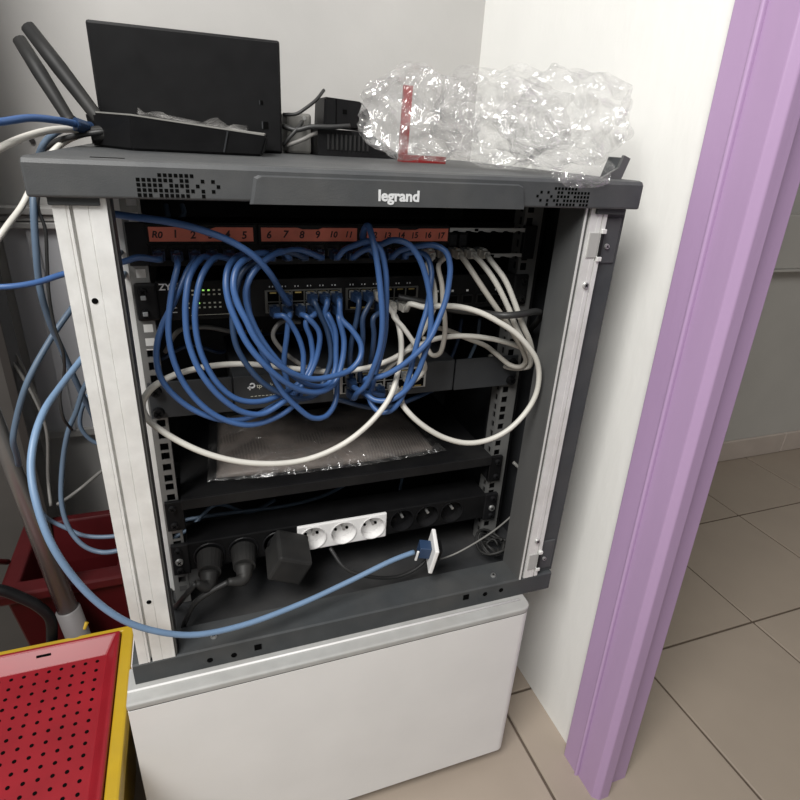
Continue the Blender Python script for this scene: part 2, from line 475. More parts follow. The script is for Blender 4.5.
post([(-0.284, 0.0), (-0.2745, 0.0), (-0.2738, 0.0008), (-0.2730, 0.0), (-0.2716, 0.0), (-0.2716, 0.006), (-0.2688, 0.006), (-0.2688, 0.0), (-0.2580, 0.0),
      (-0.2575, 0.0007), (-0.2570, 0.0), (-0.2435, 0.0), (-0.2435, 0.022), (-0.284, 0.022)], 0.031, CB)
boxo('post_flange', (-0.2435, 0.003, 0.031), (-0.2410, 0.030, CB), 'side_grey', rack)
for px, py in ((95, 301), (149, 602)):
    p = W(px, py, 0.0); cylo('post_hole', (p.x, -.0005, p.z), (p.x, .001, p.z), 0.0027, 'black_hole', rack, 12)
# right post: bright edge, grey channel, grooved strip, dark frame
post([(0.2345, -0.001), (0.2368, -0.001), (0.2368, 0.035), (0.2345, 0.035)], 0.031, CB)
boxo('post_channel', (0.2368, 0.003, 0.031), (0.2425, 0.030, CB), 'side_grey', rack)
post([(0.2425, 0.0), (0.2522, 0.0), (0.2525, 0.0007), (0.2530, 0.0), (0.2585, 0.0), (0.2588, 0.003), (0.2602, 0.003), (0.2604, 0.0), (0.2655, 0.0), (0.2655, 0.03), (0.2425, 0.03)], 0.031, CB)
boxo('post_side', (0.2330, 0.0, 0.031), (0.2344, 0.046, CB), 'side_grey', rack)
boxo('outer_frame', (0.2655, 0.006, 0.031), (0.2950, 0.05, CB), 'frame_grey', rack, 0.001)
# hinge blocks and screws on the right post
for zc in (0.518, 0.060):
    h = boxo('hinge_recess', (0.2455, -0.0012, zc - .014), (0.2595, 0.0006, zc + .014), 'fridge_trim', rack, .0005)
    boxo('hinge_lip', (0.2605, -0.003, zc - .018), (0.2665, 0.002, zc - .013), 'aluminium', rack, .0006)
    boxo('hinge_lip', (0.2605, -0.003, zc + .013), (0.2665, 0.002, zc + .018), 'aluminium', rack, .0006)
    boxo('hinge_pin', (0.2615, -0.0015, zc - .013), (0.2655, 0.002, zc + .013), 'black_metal', rack, .0006)
    boxo('hinge_plate', (0.2665, 0.0042, zc - .022), (0.290, 0.007, zc + .030), 'cap_grey', rack, .0015)
    screw('screw', (0.2755, 0.0042, zc - .002), (0, -1, 0), 0.0033, 'zinc', rack)
screw('screw', (0.253, -0.0002, 0.472), (0, -1, 0), 0.0042, 'zinc', rack)
screw('screw', (0.254, -0.0002, 0.098), (0, -1, 0), 0.0042, 'zinc', rack)
# side panel, back panel, rear posts
boxo('side_panel', (0.288, 0.05, 0.014), (0.292, 0.46, CB), 'inner_dark', rack)
boxo('back_panel', (-0.29, 0.455, 0.014), (0.292, 0.459, CB), 'inner_dark', rack)
boxo('rear_post', (-0.2917, 0.42, 0.014), (-0.262, 0.455, CB), 'frame_grey', rack)
boxo('rear_post', (0.255, 0.42, 0.014), (0.288, 0.455, CB), 'frame_grey', rack)
boxo('side_panel', (-0.2917, 0.16, 0.014), (-0.288, 0.42, CB), 'inner_dark', rack)
boxo('rail_carrier', (-0.2850, 0.135, 0.014), (-0.2455, 0.160, CB), 'aluminium', rack, .001)
boxo('carrier_tab', (-0.2455, 0.138, 0.375), (-0.2260, 0.142, CB), 'aluminium', rack, .001)
boxo('rail_carrier', (0.2315, 0.116, 0.014), (0.262, 0.150, CB), 'black_metal', rack, .001)

HZ = []
z = 0.034
while z < 0.53:
    for d in (0.00635, 0.022225, 0.0381):
        HZ.append(z + d)
    z += 0.04445


def rail(sx):
    """19 inch upright: front flange and inner flange, both with real square holes"""
    bm = bmesh.new()
    hs = 0.0095
    def sheet(u0, u1, uc, P, hw, sel):
        us = [u0, uc - hw / 2, uc + hw / 2, u1]
        zs = [0.016]
        for h in sel: zs += [h - hs / 2, h + hs / 2]
        zs.append(0.556)
        for layer in (0, 1):
            V = [[bm.verts.new(P(u, zz, layer)) for zz in zs] for u in us]
            for i in range(3):
                for j in range(len(zs) - 1):
                    if i == 1 and j % 2 == 1: continue
                    bm.faces.new((V[i][j], V[i + 1][j], V[i + 1][j + 1], V[i][j + 1]))
    sheet(0.2245, 0.2435 if sx < 0 else 0.2505, 0.2325, lambda u, zz, l: (sx * u, 0.1060 + .0016 * l, zz), 0.0095, HZ)
    sheet(0.1060, 0.1330, 0.118, lambda u, zz, l: (sx * (0.2255 + .0016 * l), u, zz), 0.007, HZ[::1])
    o = link('mounting_rail', bm, 'rail_grey', rack)
    return o


rail(-1); rail(1)


def bolt(parent, x, z, y=0.1):
    screw('cage_bolt', (x, y, z), (0, -1, 0), 0.0046, 'black_metal', parent, 0.004)


# ------------------------------------------------------------------ patch panel
pz0, pz1 = 0.4816, 0.5253
pp = thing('patch_bay', (0, .1, pz0), 'black patch panel with orange handwritten number strips in the rack top', 'patch panel')
boxo('ear', (-0.2413, 0.099, pz0), (-0.2215, 0.1058, pz1), 'black_metal', pp, .0008)
boxo('ear', (0.2235, 0.099, pz0 + .002), (0.2413, 0.1058, pz1), 'black_metal', pp, .0008)
boxo('faceplate', (-0.2215, 0.1015, pz0 + .008), (0.1165, 0.1045, pz1), 'black_plastic', pp)
boxo('bottom_lip', (-0.2215, 0.096, pz0), (0.1165, 0.1045, pz0 + .007), 'black_plastic', pp, .001)
boxo('housing', (-0.22, 0.1045, pz0), (0.1165, 0.15, pz1), 'black_plastic', pp)
boxo('open_bay', (0.1165, 0.128, pz0), (0.2235, 0.15, pz1), 'black_hole', pp)
for k, z0 in enumerate((0.517, 0.4855)):
    bm = bmesh.new()
    zz = [(0.1165, z0 + .005), (0.2235, z0 + .005), (0.2235, z0)]
    for i in range(5, -1, -1):
        a = 0.1195 + i * 0.0175
        zz += [(a + .012, z0 + .0005), (a + .010, z0 + .0017), (a + .004, z0 + .0017), (a + .002, z0)]
    zz.append((0.1165, z0))
    prism(bm, zz, 0.100, 0.1045, 'y'); link('frame_bar', bm, 'bar_grey', pp)
    p = boxo('bar_notch', (0.152 + k * .026, 0.0995, z0 + .0012), (0.157 + k * .026, 0.1002, z0 + .0042), 'black_hole', pp)
for i in range(2):
    boxo('blank_insert', (0.118 + i * .0135, 0.099, 0.499), (0.1300 + i * .0135, 0.1045, 0.516), 'black_metal', pp, .002)
NUM = [['R0', '1', '2', '3', '4', '5'], ['6', '7', '8', '9', '10', '11'], ['12', '13', '14', '15', '16', '17']]
SX = [(-0.2195, -0.1155), (-0.107, 0.0005), (0.0125, 0.1145)]
PORTX = {}
for s, (a, b) in enumerate(SX):
    st = prismo('label_strip', [(a, 0.507), (b, 0.507), (b, 0.5215), ((a + b) / 2 + .014, 0.5215), ((a + b) / 2 + .009, 0.5198), ((a + b) / 2 - .009, 0.5198), ((a + b) / 2 - .014, 0.5215), (a, 0.5215)], 0.0962, 0.0975, 'y', 'orange_label', pp)
    boxo('label_holder', (a - .003, 0.0975, 0.5045), (b + .003, 0.1015, 0.5245), 'black_plastic', pp, .0006)
    for i, t in enumerate(NUM[s]):
        x = a + (b - a) * (i + .5) / 6 - .001
        PORTX[t] = x
        text(t, 0.0108 if len(t) < 2 else 0.0092, (x, 0.0962, 0.5138 + random.uniform(-.0006, .0006)), 'ink', st, 0.00030, 0.0002,
             rot=(math.pi / 2, random.uniform(-.12, .12), 0), shear=.15)
for k in range(6): PORTX[str(18 + k)] = 0.1245 + k * .0175
for t, x in PORTX.items():
    n = int(t[1:]) if t == 'R0' else int(t)
    if n < 18:
        pt = boxo('port', (x - .0075, 0.0995, 0.4885), (x + .0075, 0.1020, 0.5030), 'black_metal', pp, .0008)
        boxo('port_opening', (x - .0058, 0.0992, 0.4905), (x + .0058, 0.0997, 0.4990), 'black_hole', pt)
for sx in (-1, 1):
    for z in (pz0 + .008, pz1 - .008): pass

# ------------------------------------------------------------------ managed switch (upper)
qz0, qz1 = 0.4204, 0.4641
sw = thing('network_switch', (0, .1, qz0), 'black rack switch with lit green port lamps and blue leads plugged in', 'network switch')
boxo('body', (-0.2200, 0.103, qz0), (0.2200, 0.30, qz1), 'black_plastic', sw, .001)
for sx in (-1, 1):
    e = boxo('ear', (sx * 0.2413, 0.1005, qz0 + .001), (sx * 0.2185, 0.1058, qz1 - .001), 'black_metal', sw, .003)
    bolt(sw, sx * 0.2325, qz0 + .010, 0.1005); bolt(sw, sx * 0.2325, qz1 - .010, 0.1005)
    if sx < 0:
        for zc in (qz0 + .010, qz1 - .016):
            boxo('bolt_highlight', (-0.2352, 0.0950, zc - .002), (-0.2298, 0.0965, zc + .003), 'plug_clear', sw, .0008)
text('ZYXEL', 0.0098, (-0.2165, 0.1028, 0.4578), 'print_white', sw, 0.00022, .0002, 'LEFT')
for i in range(5):
    boxo('legend_line', (-0.208 + .002 * (i % 2), 0.1027, 0.4495 - i * .0050), (-0.2005, 0.103, 0.4501 - i * .0050), 'print_white', sw)
for r in range(4):
    z = (0.4535, 0.4487, 0.4392, 0.4342)[r]
    for c in range(7):
        x = -0.1885 + c * 0.0056
        on = (r == 0 and c in (3, 4)) or (r == 2 and c == 2)
        boxo('status_lamp', (x - .0012, 0.1026, z - .0008), (x + .0012, 0.1031, z + .0008), 'led_green' if on else 'led_off', sw)
boxo('legend_line', (-0.187, 0.1027, 0.4255), (-0.140, 0.103, 0.4259), 'led_off', sw)


def port_bank(parent, xa, xb, z0, z1, cols, rows, y=0.1, frame='port_frame'):
    b = boxo('port_bank', (xa, y, z0), (xb, y + .006, z1), frame, parent, .0005)
    cw = (xb - xa - .004) / cols; ch = (z1 - z0 - .002) / rows
    for r in range(rows):
        for c in range(cols):
            x = xa + .002 + (c + .5) * cw; z = z0 + .001 + (r + .5) * ch
            boxo('port', (x - cw * .43, y - .0006, z - ch * .44), (x + cw * .43, y + .001, z + ch * .44), 'black_hole', b)
            boxo('port_contacts', (x - cw * .25, y - .0009, z + (ch * .28 if r else -ch * .40)), (x + cw * .25, y - .0004, z + (ch * .40 if r else -ch * .28)), 'gold', b)
    return b


port_bank(sw, -0.1055, -0.0150, 0.4245, 0.4515, 6, 2, 0.1015)
port_bank(sw, -0.0105, 0.0830, 0.4245, 0.4515, 6, 2, 0.1015)
for k in range(4):
    boxo('uplink_port', (0.0875 + k * .0, 0.1022, 0.4265), (0.0875, 0.103, 0.44), 'black_hole', sw) if False else None
for x in (0.110, 0.131, 0.152, 0.173, 0.194):
    u = boxo('uplink_port', (x - .008, 0.1005, 0.4265), (x + .008, 0.104, 0.4385), 'black_metal', sw, .0006)
    boxo('port_opening', (x - .0062, 0.1001, 0.4280), (x + .0062, 0.1006, 0.4370), 'black_hole', u)
    boxo('legend_mark', (x - .0016, 0.1027, 0.4425), (x + .0016, 0.1031, 0.4450), 'print_white', sw)
for gx0 in (-0.098, -0.003):
    for c in range(6):
        for d in (-.0018, .0018):
            boxo('legend_mark', (gx0 + c * .0146 + d - .0006, 0.1027, 0.4545), (gx0 + c * .0146 + d + .0006, 0.103, 0.4562), 'print_white', sw)

# ------------------------------------------------------------------ small switch on long brackets
tz0, tz1 = 0.3045, 0.3495
tp = thing('network_switch', (0, .1, tz0), 'small dark grey eight-port switch held between two long ear brackets', 'network switch')
boxo('body', (-0.1475, 0.1, tz0), (0.1435, 0.26, tz1), 'switch_grey', tp, .0015)
for sx in (-1, 1):
    br = boxo('bracket', (sx * 0.2413, 0.099, tz0), (0.1450 if sx > 0 else -0.1490, 0.1025, tz1), 'switch_grey', tp, .0008)
    for z in (tz0 + .008, tz1 - .010): screw('thumb_screw', (sx * 0.2330, 0.099, z), (0, -1, 0), 0.0068, 'black_plastic', tp, .006)
# round two-stroke logo mark and wordmark
lx, lz = -0.1255, 0.3362
bm = bmesh.new()
tube(bm, [(lx + .0027 * math.cos(a), 0.0996, lz + .0027 * math.sin(a)) for a in [math.radians(-140 + 22 * i) for i in range(14)]], .0010, 6)
link('logo_mark', bm, 'print_white', tp)
boxo('logo_mark', (lx - .0056, 0.0992, lz - .0034), (lx - .0006, 0.1001, lz - .0017), 'print_white', tp)
boxo('logo_mark', (lx - .0039, 0.0992, lz - .0054), (lx - .0022, 0.1001, lz - .0002), 'print_white', tp)
text('tp-link', 0.0078, (-0.1205, 0.0998, 0.3350), 'led_off', tp, 0.00002, .0002, 'LEFT')
for i in range(7):
    boxo('legend_line', (-0.128 + i * .0045, 0.0998, 0.3215), (-0.1250 + i * .0045, 0.1, 0.3221), 'led_off', tp)
pb = port_bank(tp, -0.0170, 0.1010, 0.3150, 0.3440, 6, 2, 0.0975, 'bar_grey')
boxo('bank_bracket', (-0.0250, 0.0992, 0.3150), (-0.0235, 0.1005, 0.3260), 'print_white', tp)
boxo('bank_bracket', (-0.0250, 0.0992, 0.3150), (-0.0205, 0.1005, 0.3163), 'print_white', tp)

# ------------------------------------------------------------------ shelf with pouch
sh = thing('equipment_shelf', (0, .2, .15), 'black rack shelf tray carrying the wrapped paper pouch', 'shelf')
boxo('tray', (-0.2215, 0.102, 0.1840), (0.2215, 0.36, 0.1870), 'black_metal', sh)
boxo('front_lip', (-0.2215, 0.0985, 0.1725), (0.2215, 0.102, 0.1880), 'black_metal', sh, .001)
for sx in (-1, 1):
    boxo('side_wall', (sx * 0.2215, 0.102, 0.1445), (sx * 0.2195, 0.34, 0.186), 'black_metal', sh)
    boxo('ear', (sx * 0.2413, 0.100, 0.1415), (sx * 0.2195, 0.1058, 0.1855), 'black_plastic', sh, .0012)
    for z in (0.1505, 0.1765): bolt(sh, sx * 0.2325, z)


def pillow(bm, nx, ny, fn):
    V = [[bm.verts.new(fn(i / nx, j / ny)) for j in range(ny + 1)] for i in range(nx + 1)]
    for i in range(nx):
        for j in range(ny):
            bm.faces.new((V[i][j], V[i + 1][j], V[i + 1][j + 1], V[i][j + 1]))


po = thing('paper_pouch', (0, .2, .188), 'crumpled brown paper pouch in clear plastic wrap lying on the shelf tray', 'pouch')


def pouch_fn(top, inset, h, seed):
    def fn(u, v):
        x = (-0.182 + inset + (0.334 - 2 * inset) * u) + .012 * (v - .5) * (1 if u < .5 else -1)
        y = 0.128 + inset + (0.205 - 2 * inset) * v - .010 * math.sin(u * 3.1)
        e = min(1, 4.5 * min(u, 1 - u)) ** .5 * min(1, 5 * min(v, 1 - v)) ** .5
        z = 0.1885
        if top:
            z += h * e * (.75 + .5 * noise.noise((u * 3.2 + seed, v * 2.5, 1))) + .004 * abs(noise.noise((u * 11, v * 9 + seed, 4))) * e + .008 * v * e
        return (x, y, z)
    return fn


bm = bmesh.new()
pillow(bm, 40, 26, pouch_fn(True, .012, .020, 0)); pillow(bm, 40, 26, pouch_fn(False, .012, 0, 0))
bmesh.ops.remove_doubles(bm, verts=bm.verts[:], dist=.0004)
link('paper', bm, 'kraft', po, True)
bm = bmesh.new()
pillow(bm, 60, 40, lambda u, v: tuple(Vector(pouch_fn(True, 0.0, .023, 0)(u, v)) + Vector((0, 0, .0022 + .0035 * abs(noise.noise((u * 17, v * 13, 9)))))))
link('plastic_wrap', bm, 'pouch_film', po, True)
for i in range(22):
    x = -0.055 + i * .0068 + random.uniform(-.001, .001)
    pass

# ------------------------------------------------------------------ power strip
dz0, dz1 = 0.0745, 0.1185
pd = thing('power_strip', (0, .1, dz0), 'black rack power strip with three white sockets among black ones', 'power strip')
boxo('body', (-0.2215, 0.1, dz0), (0.2215, 0.147, dz1), 'black_plastic', pd, .0015)
for sx in (-1, 1):
    boxo('ear', (sx * 0.2413, 0.0985, dz0 - .004), (sx * 0.2195, 0.1055, dz1), 'black_metal', pd, .0012)
    screw('cage_bolt', (sx * 0.2325, 0.0985, dz0 + .018), (0, -1, 0), 0.0052, 'zinc', pd, .003)
    bolt(pd, sx * 0.2325, dz1 - .008, .0985); bolt(pd, sx * 0.2325, dz0 + .004, .0985)
plate = boxo('white_plate', (-0.0765, 0.0945, 0.0765), (0.0550, 0.1, 0.1185), 'socket_white', pd, .0015)
SOCK = [-0.194, -0.150, -0.104, -0.0545, -0.0105, 0.0335, 0.0810, 0.1220, 0.1630]


def socket(x, y, z, r, ring, well, parent):
    bm = bmesh.new(); n = 28
    R = [[bm.verts.new((x + rr * math.cos(2 * math.pi * k / n), yy, z + rr * math.sin(2 * math.pi * k / n))) for k in range(n)]
         for rr, yy in ((r, y - .0002), (r, y - .0012), (r * .95, y - .0012), (r * .93, y + .0140), (r * .2, y + .0150))]
    for a, b in zip(R, R[1:]):
        for k in range(n): bm.faces.new((a[k], a[(k + 1) % n], b[(k + 1) % n], b[k]))
    bm.faces.new(R[-1])
    s = link('socket', bm, ring, parent)
    cylo('earth_pin', (x, y + .015, z + .0075), (x, y - .002, z + .0075), .0021, 'zinc', s, 10)
    for dx in (-.0085, .0085):
        cylo('socket_hole', (x + dx, y + .0145, z - .002), (x + dx, y + .0125, z - .002), .0022, 'black_hole', s, 10)
    return s


# the plate and the body are bored out so the wells are real recesses
def bore(ob, holes, y0, y1, r):
    bm = bmesh.new()
    for x, z in holes: cyl(bm, (x, y0, z), (x, y1, z), r, 28)
    c = link('cutter', bm, 'black_hole')
    md = ob.modifiers.new('bore', 'BOOLEAN'); md.object = c; md.solver = 'EXACT'
    dg = bpy.context.evaluated_depsgraph_get()
    me = bpy.data.meshes.new_from_object(ob.evaluated_get(dg))
    ob.modifiers.clear(); ob.data = me
    bpy.data.objects.remove(c)


zs = 0.0970
bore(plate, [(x, zs) for x in SOCK[3:6]], .09, .11, .0192)
bore([c for c in pd.children if c.name.startswith('body')][0], [(x, zs) for x in SOCK[2:]], .09, .1165, .0192)
for i, x in enumerate(SOCK):
    if i < 3: continue
    socket(x, 0.0945 if 3 <= i <= 5 else 0.1, zs, .0192, 'socket_white' if 3 <= i <= 5 else 'black_metal', '', pd)
for i in (0, 1, 2):
    bm = bmesh.new()
    tube(bm, [(SOCK[i] + .0195 * math.cos(a), .0995, zs - .003 + .0195 * math.sin(a)) for a in [2 * math.pi * k / 24 for k in range(25)]], .0014, 6)
    link('socket_ring', bm, 'black_metal', pd)

# plugs in the left sockets
def power_plug(x, label, path):
    t = thing('power_plug', (x, .1, zs), label, 'plug', 'mains plugs in the power strip')
    cylo('plug_body', (x, 0.0992, zs - .004), (x - .002, 0.070, zs - .008), .0172, 'dusty_black', t, 20, .0145)
    bm = bmesh.new(); P = catmull([(x - .002, .071, zs - .008), (x - .006, .055, zs - .016)] + path[:1], 5)
    tube(bm, P, .006, 10, [0.0125 - (0.0125 - .0045) * min(1, i / (len(P) - 1)) for i in range(len(P))])
    link('strain_relief', bm, 'dusty_black', t, True)
    bm = bmesh.new(); tube(bm, catmull(path, 6), .0036, 8); link('cord', bm, 'cable_black', t, True)


power_plug(SOCK[0], 'black mains plug in the power strip socket beside the rack post', [W(196, 583, .05), W(184, 597, .05), W(176, 606, .07), W(172, 600, .12), (-0.262, .20, .06), (-0.27, .3, .03)])
power_plug(SOCK[1], 'black mains plug between the other plug and the boxy adapter', [W(228, 582, .05), W(210, 592, .05), W(195, 603, .05), W(185, 622, .05), W(182, 628, .09), (-0.255, .18, .02), (-0.25, .3, .02)])
ad = thing('power_adapter', (SOCK[2], .08, zs), 'boxy black power adapter plugged in next to the white sockets', 'adapter')
bm = bmesh.new()
c0 = Vector((SOCK[2] + .010, .074, zs - .006))
bmA = bmesh.new(); box(bmA, (-.024, -.030, -.021), (.024, .024, .023), .004, 2)
rotm = Matrix.Rotation(math.radians(24), 4, 'Y') @ Matrix.Rotation(math.radians(10), 4, 'X')
bmA.transform(Matrix.Translation(c0) @ rotm)
link('case', bmA, 'dusty_black', ad); bm.free()
cylo('neck', (SOCK[2], .101, zs), c0, .016, 'black_plastic', ad)

# ------------------------------------------------------------------ cables


def pathpts(pts):
    """pts: (px, py, depth) readings or Vectors"""
    return [p if isinstance(p, Vector) else W(*p) for p in pts]


def rj_plug(parent, p, d, body='plug_clear', boot='plug_blue', r=.003):
    """modular plug whose nose is at p, cable leaving along d"""
    p = Vector(p); d = Vector(d).normalized()
    u = d.cross(Vector((0, 0, 1)))
    u = Vector((1, 0, 0)) if u.length < .1 else u.normalized()
    v = u.cross(d)
    bm = bmesh.new()
    def sec(t, a, b): return [p + d * t + u * (i * a) + v * (j * b) for i, j in ((-1, -1), (1, -1), (1, 1), (-1, 1))]
    hull(bm, sec(-.004, .0056, .0040), sec(.009, .0056, .0040))
    o = link('plug', bm, body, parent)
    bm = bmesh.new()
    hull(bm, sec(.0085, .0060, .0048), sec(.0145, .0056, .0046))
    hull(bm, sec(.0145, .0050, .0042), sec(.0235, r * 1.15, r * 1.15))
    hull(bm, sec(.0050, .0016, .0060), sec(.0145, .0022, .0064))
    link('boot', bm, boot, parent)


def cable(name, label, cat, pts, material, r=.0032, group=None, start=None, end=None, boot='plug_blue', n=7):
    P = pathpts(pts)
    t = thing(name, P[0], label, cat, group)
    if start is not None:
        s = Vector(start); P = [s + Vector((0, -.012, -.0004)), s + Vector((0, -.024, -.0016))] + P
        rj_plug(t, s, Vector((0, -1, -.06)), 'plug_clear', boot, r)
    if end is not None:
        s = Vector(end); P = P + [s + Vector((0, -.024, -.0025)), s + Vector((0, -.012, -.0006))]
        rj_plug(t, s, Vector((0, -1, -.1)), 'plug_clear', boot, r)
    bm = bmesh.new(); tube(bm, catmull(P, n), r, 10)
    link('sheath', bm, material, t, True)
    return t


def PP(n): return (PORTX[n], 0.099, 0.4945)


def ZX(bank, c, r):  # upper switch port
    xa = (-0.1055, -0.0105)[bank]; cw = ((0.0905 if bank == 0 else 0.0935) - .004) / 6
    return (xa + .002 + (c + .5) * cw, 0.1005, 0.4312 if r == 0 else 0.4448)


def TPP(c, r):
    return (-0.0170 + .002 + (c + .5) * 0.114 / 6, 0.0965, 0.3222 if r == 0 else 0.3368)


GB = 'blue patch leads of the rack'
PC = 'patch cable'
# R0 and the lead across the label strips: both come round the left post
cable('patch_cable', 'blue patch cable plugged into the port marked R0, running out past the left post', PC,
      [(138, 257.5, .070), (126, 261, .068), (112, 264, .068), (96, 268, .085), (64, 274, .12), (34, 283, .14), (0, 287, .15), (-40, 284, .15)], 'cable_blue', group=GB, start=PP('R0'))
cable('patch_cable', 'blue patch cable sweeping across the orange number strips to the upper switch', PC,
      [(70, 222, .20), (88, 214, .12), (106, 213, .062), (130, 216.5, .045), (170, 222, .035), (200, 229.5, .03), (230, 241, .03), (254, 256, .03), (271, 275, .038), (280, 290, .055)],
      'cable_blue', group=GB, end=ZX(0, 1, 1), r=.0034)
cable('patch_cable', 'blue patch cable from the port marked 1, looping low left of the switch badge', PC,
      [(177.5, 266, .062), (172.5, 288, .055), (169.5, 310, .05), (168.5, 332, .045), (173, 358, .04), (185, 385, .038), (204, 407, .036), (225, 420, .036), (250, 425, .038), (275, 418, .042), (294, 405, .05), (302, 390, .058), (303, 370, .064), (303, 352, .068), (296, 332, .07), (284, 316, .07)],
      'cable_blue', group=GB, start=PP('1'), end=ZX(0, 0, 0))
cable('patch_cable', 'blue patch cable from the port marked 2, outermost of the left loops', PC,
      [(187, 272, .066), (179.5, 289, .060), (172, 306, .058), (163, 324, .055), (157.5, 342, .052), (156.5, 360, .05), (161, 378, .048), (170, 391, .046), (185, 404.5, .044), (201, 413.5, .043), (222, 420, .043), (246, 419, .046), (270, 408, .052), (288, 395, .060), (284, 366, .070), (287, 335, .073), (289, 318, .074)],
      'cable_blue', group=GB, start=PP('2'), end=ZX(0, 1, 0))
cable('patch_cable', 'blue patch cable from the port marked 3, hanging over the small switch bracket', PC,
      [(203, 257, .068), (190, 275.5, .05), (186, 297, .042), (185.5, 317, .038), (188, 340, .034), (197, 365.5, .030), (210.5, 386.5, .028), (225.5, 401.5, .028), (243, 412, .03), (262, 414, .034), (282, 403, .042), (300, 388, .053), (311, 372, .062), (318, 352, .066), (319, 332, .066), (307, 317, .068)],
      'cable_blue', group=GB, start=PP('3'), end=ZX(0, 2, 0))
cable('patch_cable', 'blue patch cable from the port marked 4, bowing beside the lamp rows', PC,
      [(216, 257, .066), (202, 275.5, .05), (196.5, 298, .043), (195, 317, .04), (197, 337, .038), (203, 358, .036), (218, 384, .034), (237, 399, .035), (260, 401.5, .04), (282, 394, .05), (300, 382, .06), (312, 362, .068), (311, 340, .072), (306, 322, .073)],
      'cable_blue', group=GB, start=PP('4'), end=ZX(0, 3, 0))
cable('patch_cable', 'blue patch cable from the port marked 5, left of the twin arcs', PC,
      [(240, 255.5, .064), (229, 266, .046), (226, 283, .036), (229, 302.5, .030), (238, 325, .025), (247, 343, .022), (263, 363, .020), (281, 379, .022), (299, 389.5, .028), (319, 392, .036), (334, 384, .048), (342, 362, .058), (344, 340, .065), (339, 318, .070)],
      'cable_blue', group=GB, start=PP('5'), end=ZX(0, 5, 0), r=.0034)
cable('patch_cable', 'blue patch cable from the port marked 6, right of the twin arcs', PC,
      [(264, 253, .060), (247, 258, .045), (236.5, 269, .034), (233.5, 286, .026), (238, 304, .022), (247, 322, .018), (255, 338, .016), (270, 357, .016), (290, 372, .020), (312, 379, .028), (334, 376, .036), (350, 370, .044), (360, 358, .050), (361, 345, .055), (352, 330, .062), (341, 318, .070)],
      'cable_blue', group=GB, start=PP('6'), end=ZX(0, 5, 1), r=.0034)
cable('patch_cable', 'blue patch cable from the port marked 7, running behind the twin arcs', PC,
      [(282, 251, .066), (267, 259, .054), (252.5, 274, .046), (246, 290, .042), (247, 305, .04), (254, 325, .036), (264, 343, .032), (278, 361, .03), (295, 377, .032), (313, 386, .040), (328, 384, .052), (335, 370, .060), (336, 350, .066), (335, 330, .070), (329, 316, .072)],
      'cable_blue', group=GB, start=PP('7'), end=ZX(0, 4, 0))
cable('patch_cable', 'blue patch cable from the port marked 8, passing over the small switch logo', PC,
      [(288, 252, .068), (262, 259, .058), (243, 272, .052), (236, 292, .05), (232.5, 318, .046), (235.5, 343, .042), (245, 362, .04), (262, 382, .038), (282, 394, .040), (300, 399, .048), (317, 394, .06), (325, 378, .066), (331, 358, .07), (327, 330, .074), (321, 316, .074)],
      'cable_navy', group=GB, start=PP('8'), end=ZX(0, 3, 1))
cable('patch_cable', 'blue patch cable from the port marked 9, drooping lowest under the switch logo', PC,
      [(300, 250, .072), (275, 254, .062), (256, 265, .056), (248, 282, .05), (248, 305, .046), (256, 335, .04), (268, 365, .036), (282, 391, .034), (296, 406, .035), (313, 418, .038), (326, 416, .044), (335, 403, .055), (337, 382, .066), (336, 352, .072), (333, 332, .075), (325, 316, .076)],
      'cable_blue', group=GB, start=PP('9'), end=ZX(0, 4, 1))
cable('patch_cable', 'blue patch cable from the port marked 10, dropping straight to the small switch', PC,
      [(344, 250, .070), (357, 244.5, .058), (370, 241, .045), (380, 249, .038), (385.5, 270, .036), (386.5, 295, .036), (386, 317, .037), (385, 335, .040), (381, 355, .046), (376.5, 371, .055)],
      'cable_blue', group=GB, start=PP('10'), end=TPP(1, 0))
cable('patch_cable', 'blue patch cable from the port marked 11, looping under the small switch ports', PC,
      [(362, 251, .068), (378, 246, .055), (394, 240, .042), (408, 244, .034), (418.5, 257, .030), (426, 277, .028), (430, 298, .026), (431, 317, .025), (429.5, 337, .025), (424, 356, .026), (417, 374, .028), (405, 391, .032), (390, 400, .038), (375, 400, .046), (365, 393, .058)],
      'cable_blue', group=GB, start=PP('11'), end=TPP(0, 1), r=.0034)
cable('patch_cable', 'blue patch cable arching up over the orange strip beside the number 13', PC,
      [(363, 240, .066), (364, 230, .055), (368, 225.5, .046), (373.5, 243, .036), (378, 268, .030), (381, 295, .027), (382.5, 318, .026), (382, 333, .027), (379.5, 350, .03), (373.5, 368, .036), (366, 385, .046), (357, 393.5, .058)],
      'cable_blue', group=GB, start=PP('12'), end=TPP(0, 0), r=.0034)
cable('patch_cable', 'blue patch cable from the port marked 13, arching widest beside the white leads', PC,
      [(400, 250.5, .068), (420, 246, .052), (435, 245.5, .042), (446, 252, .034), (450, 266, .030), (449, 283, .028), (445.5, 301, .026), (436.5, 325, .022), (429, 340, .020), (418, 352, .022), (402, 365.5, .028), (384, 375.5, .038), (366, 379, .052)],
      'cable_blue', group=GB, start=PP('13'), end=TPP(1, 1), r=.0034)
cable('patch_cable', 'blue patch cable from the port marked 14, behind the arching leads', PC,
      [(405, 254, .074), (424, 254, .066), (431, 268, .055), (430, 290, .046), (426, 312, .04), (420, 332, .036), (414, 355, .034), (409.5, 374, .034), (400.5, 400, .036), (390, 411, .040), (379.5, 412, .046), (371, 403, .056), (369, 393, .064)],
      'cable_blue', group=GB, start=PP('14'), end=TPP(2, 0))
cable('patch_cable', 'dark blue lead hanging from the second port bank, left of the pair', PC,
      [(357, 318, .074), (352, 340, .074), (350, 360, .078), (352, 380, .10), (352, 392, .14), (345, 400, .2)], 'cable_navy', group=GB, end=None, start=ZX(1, 0, 1))
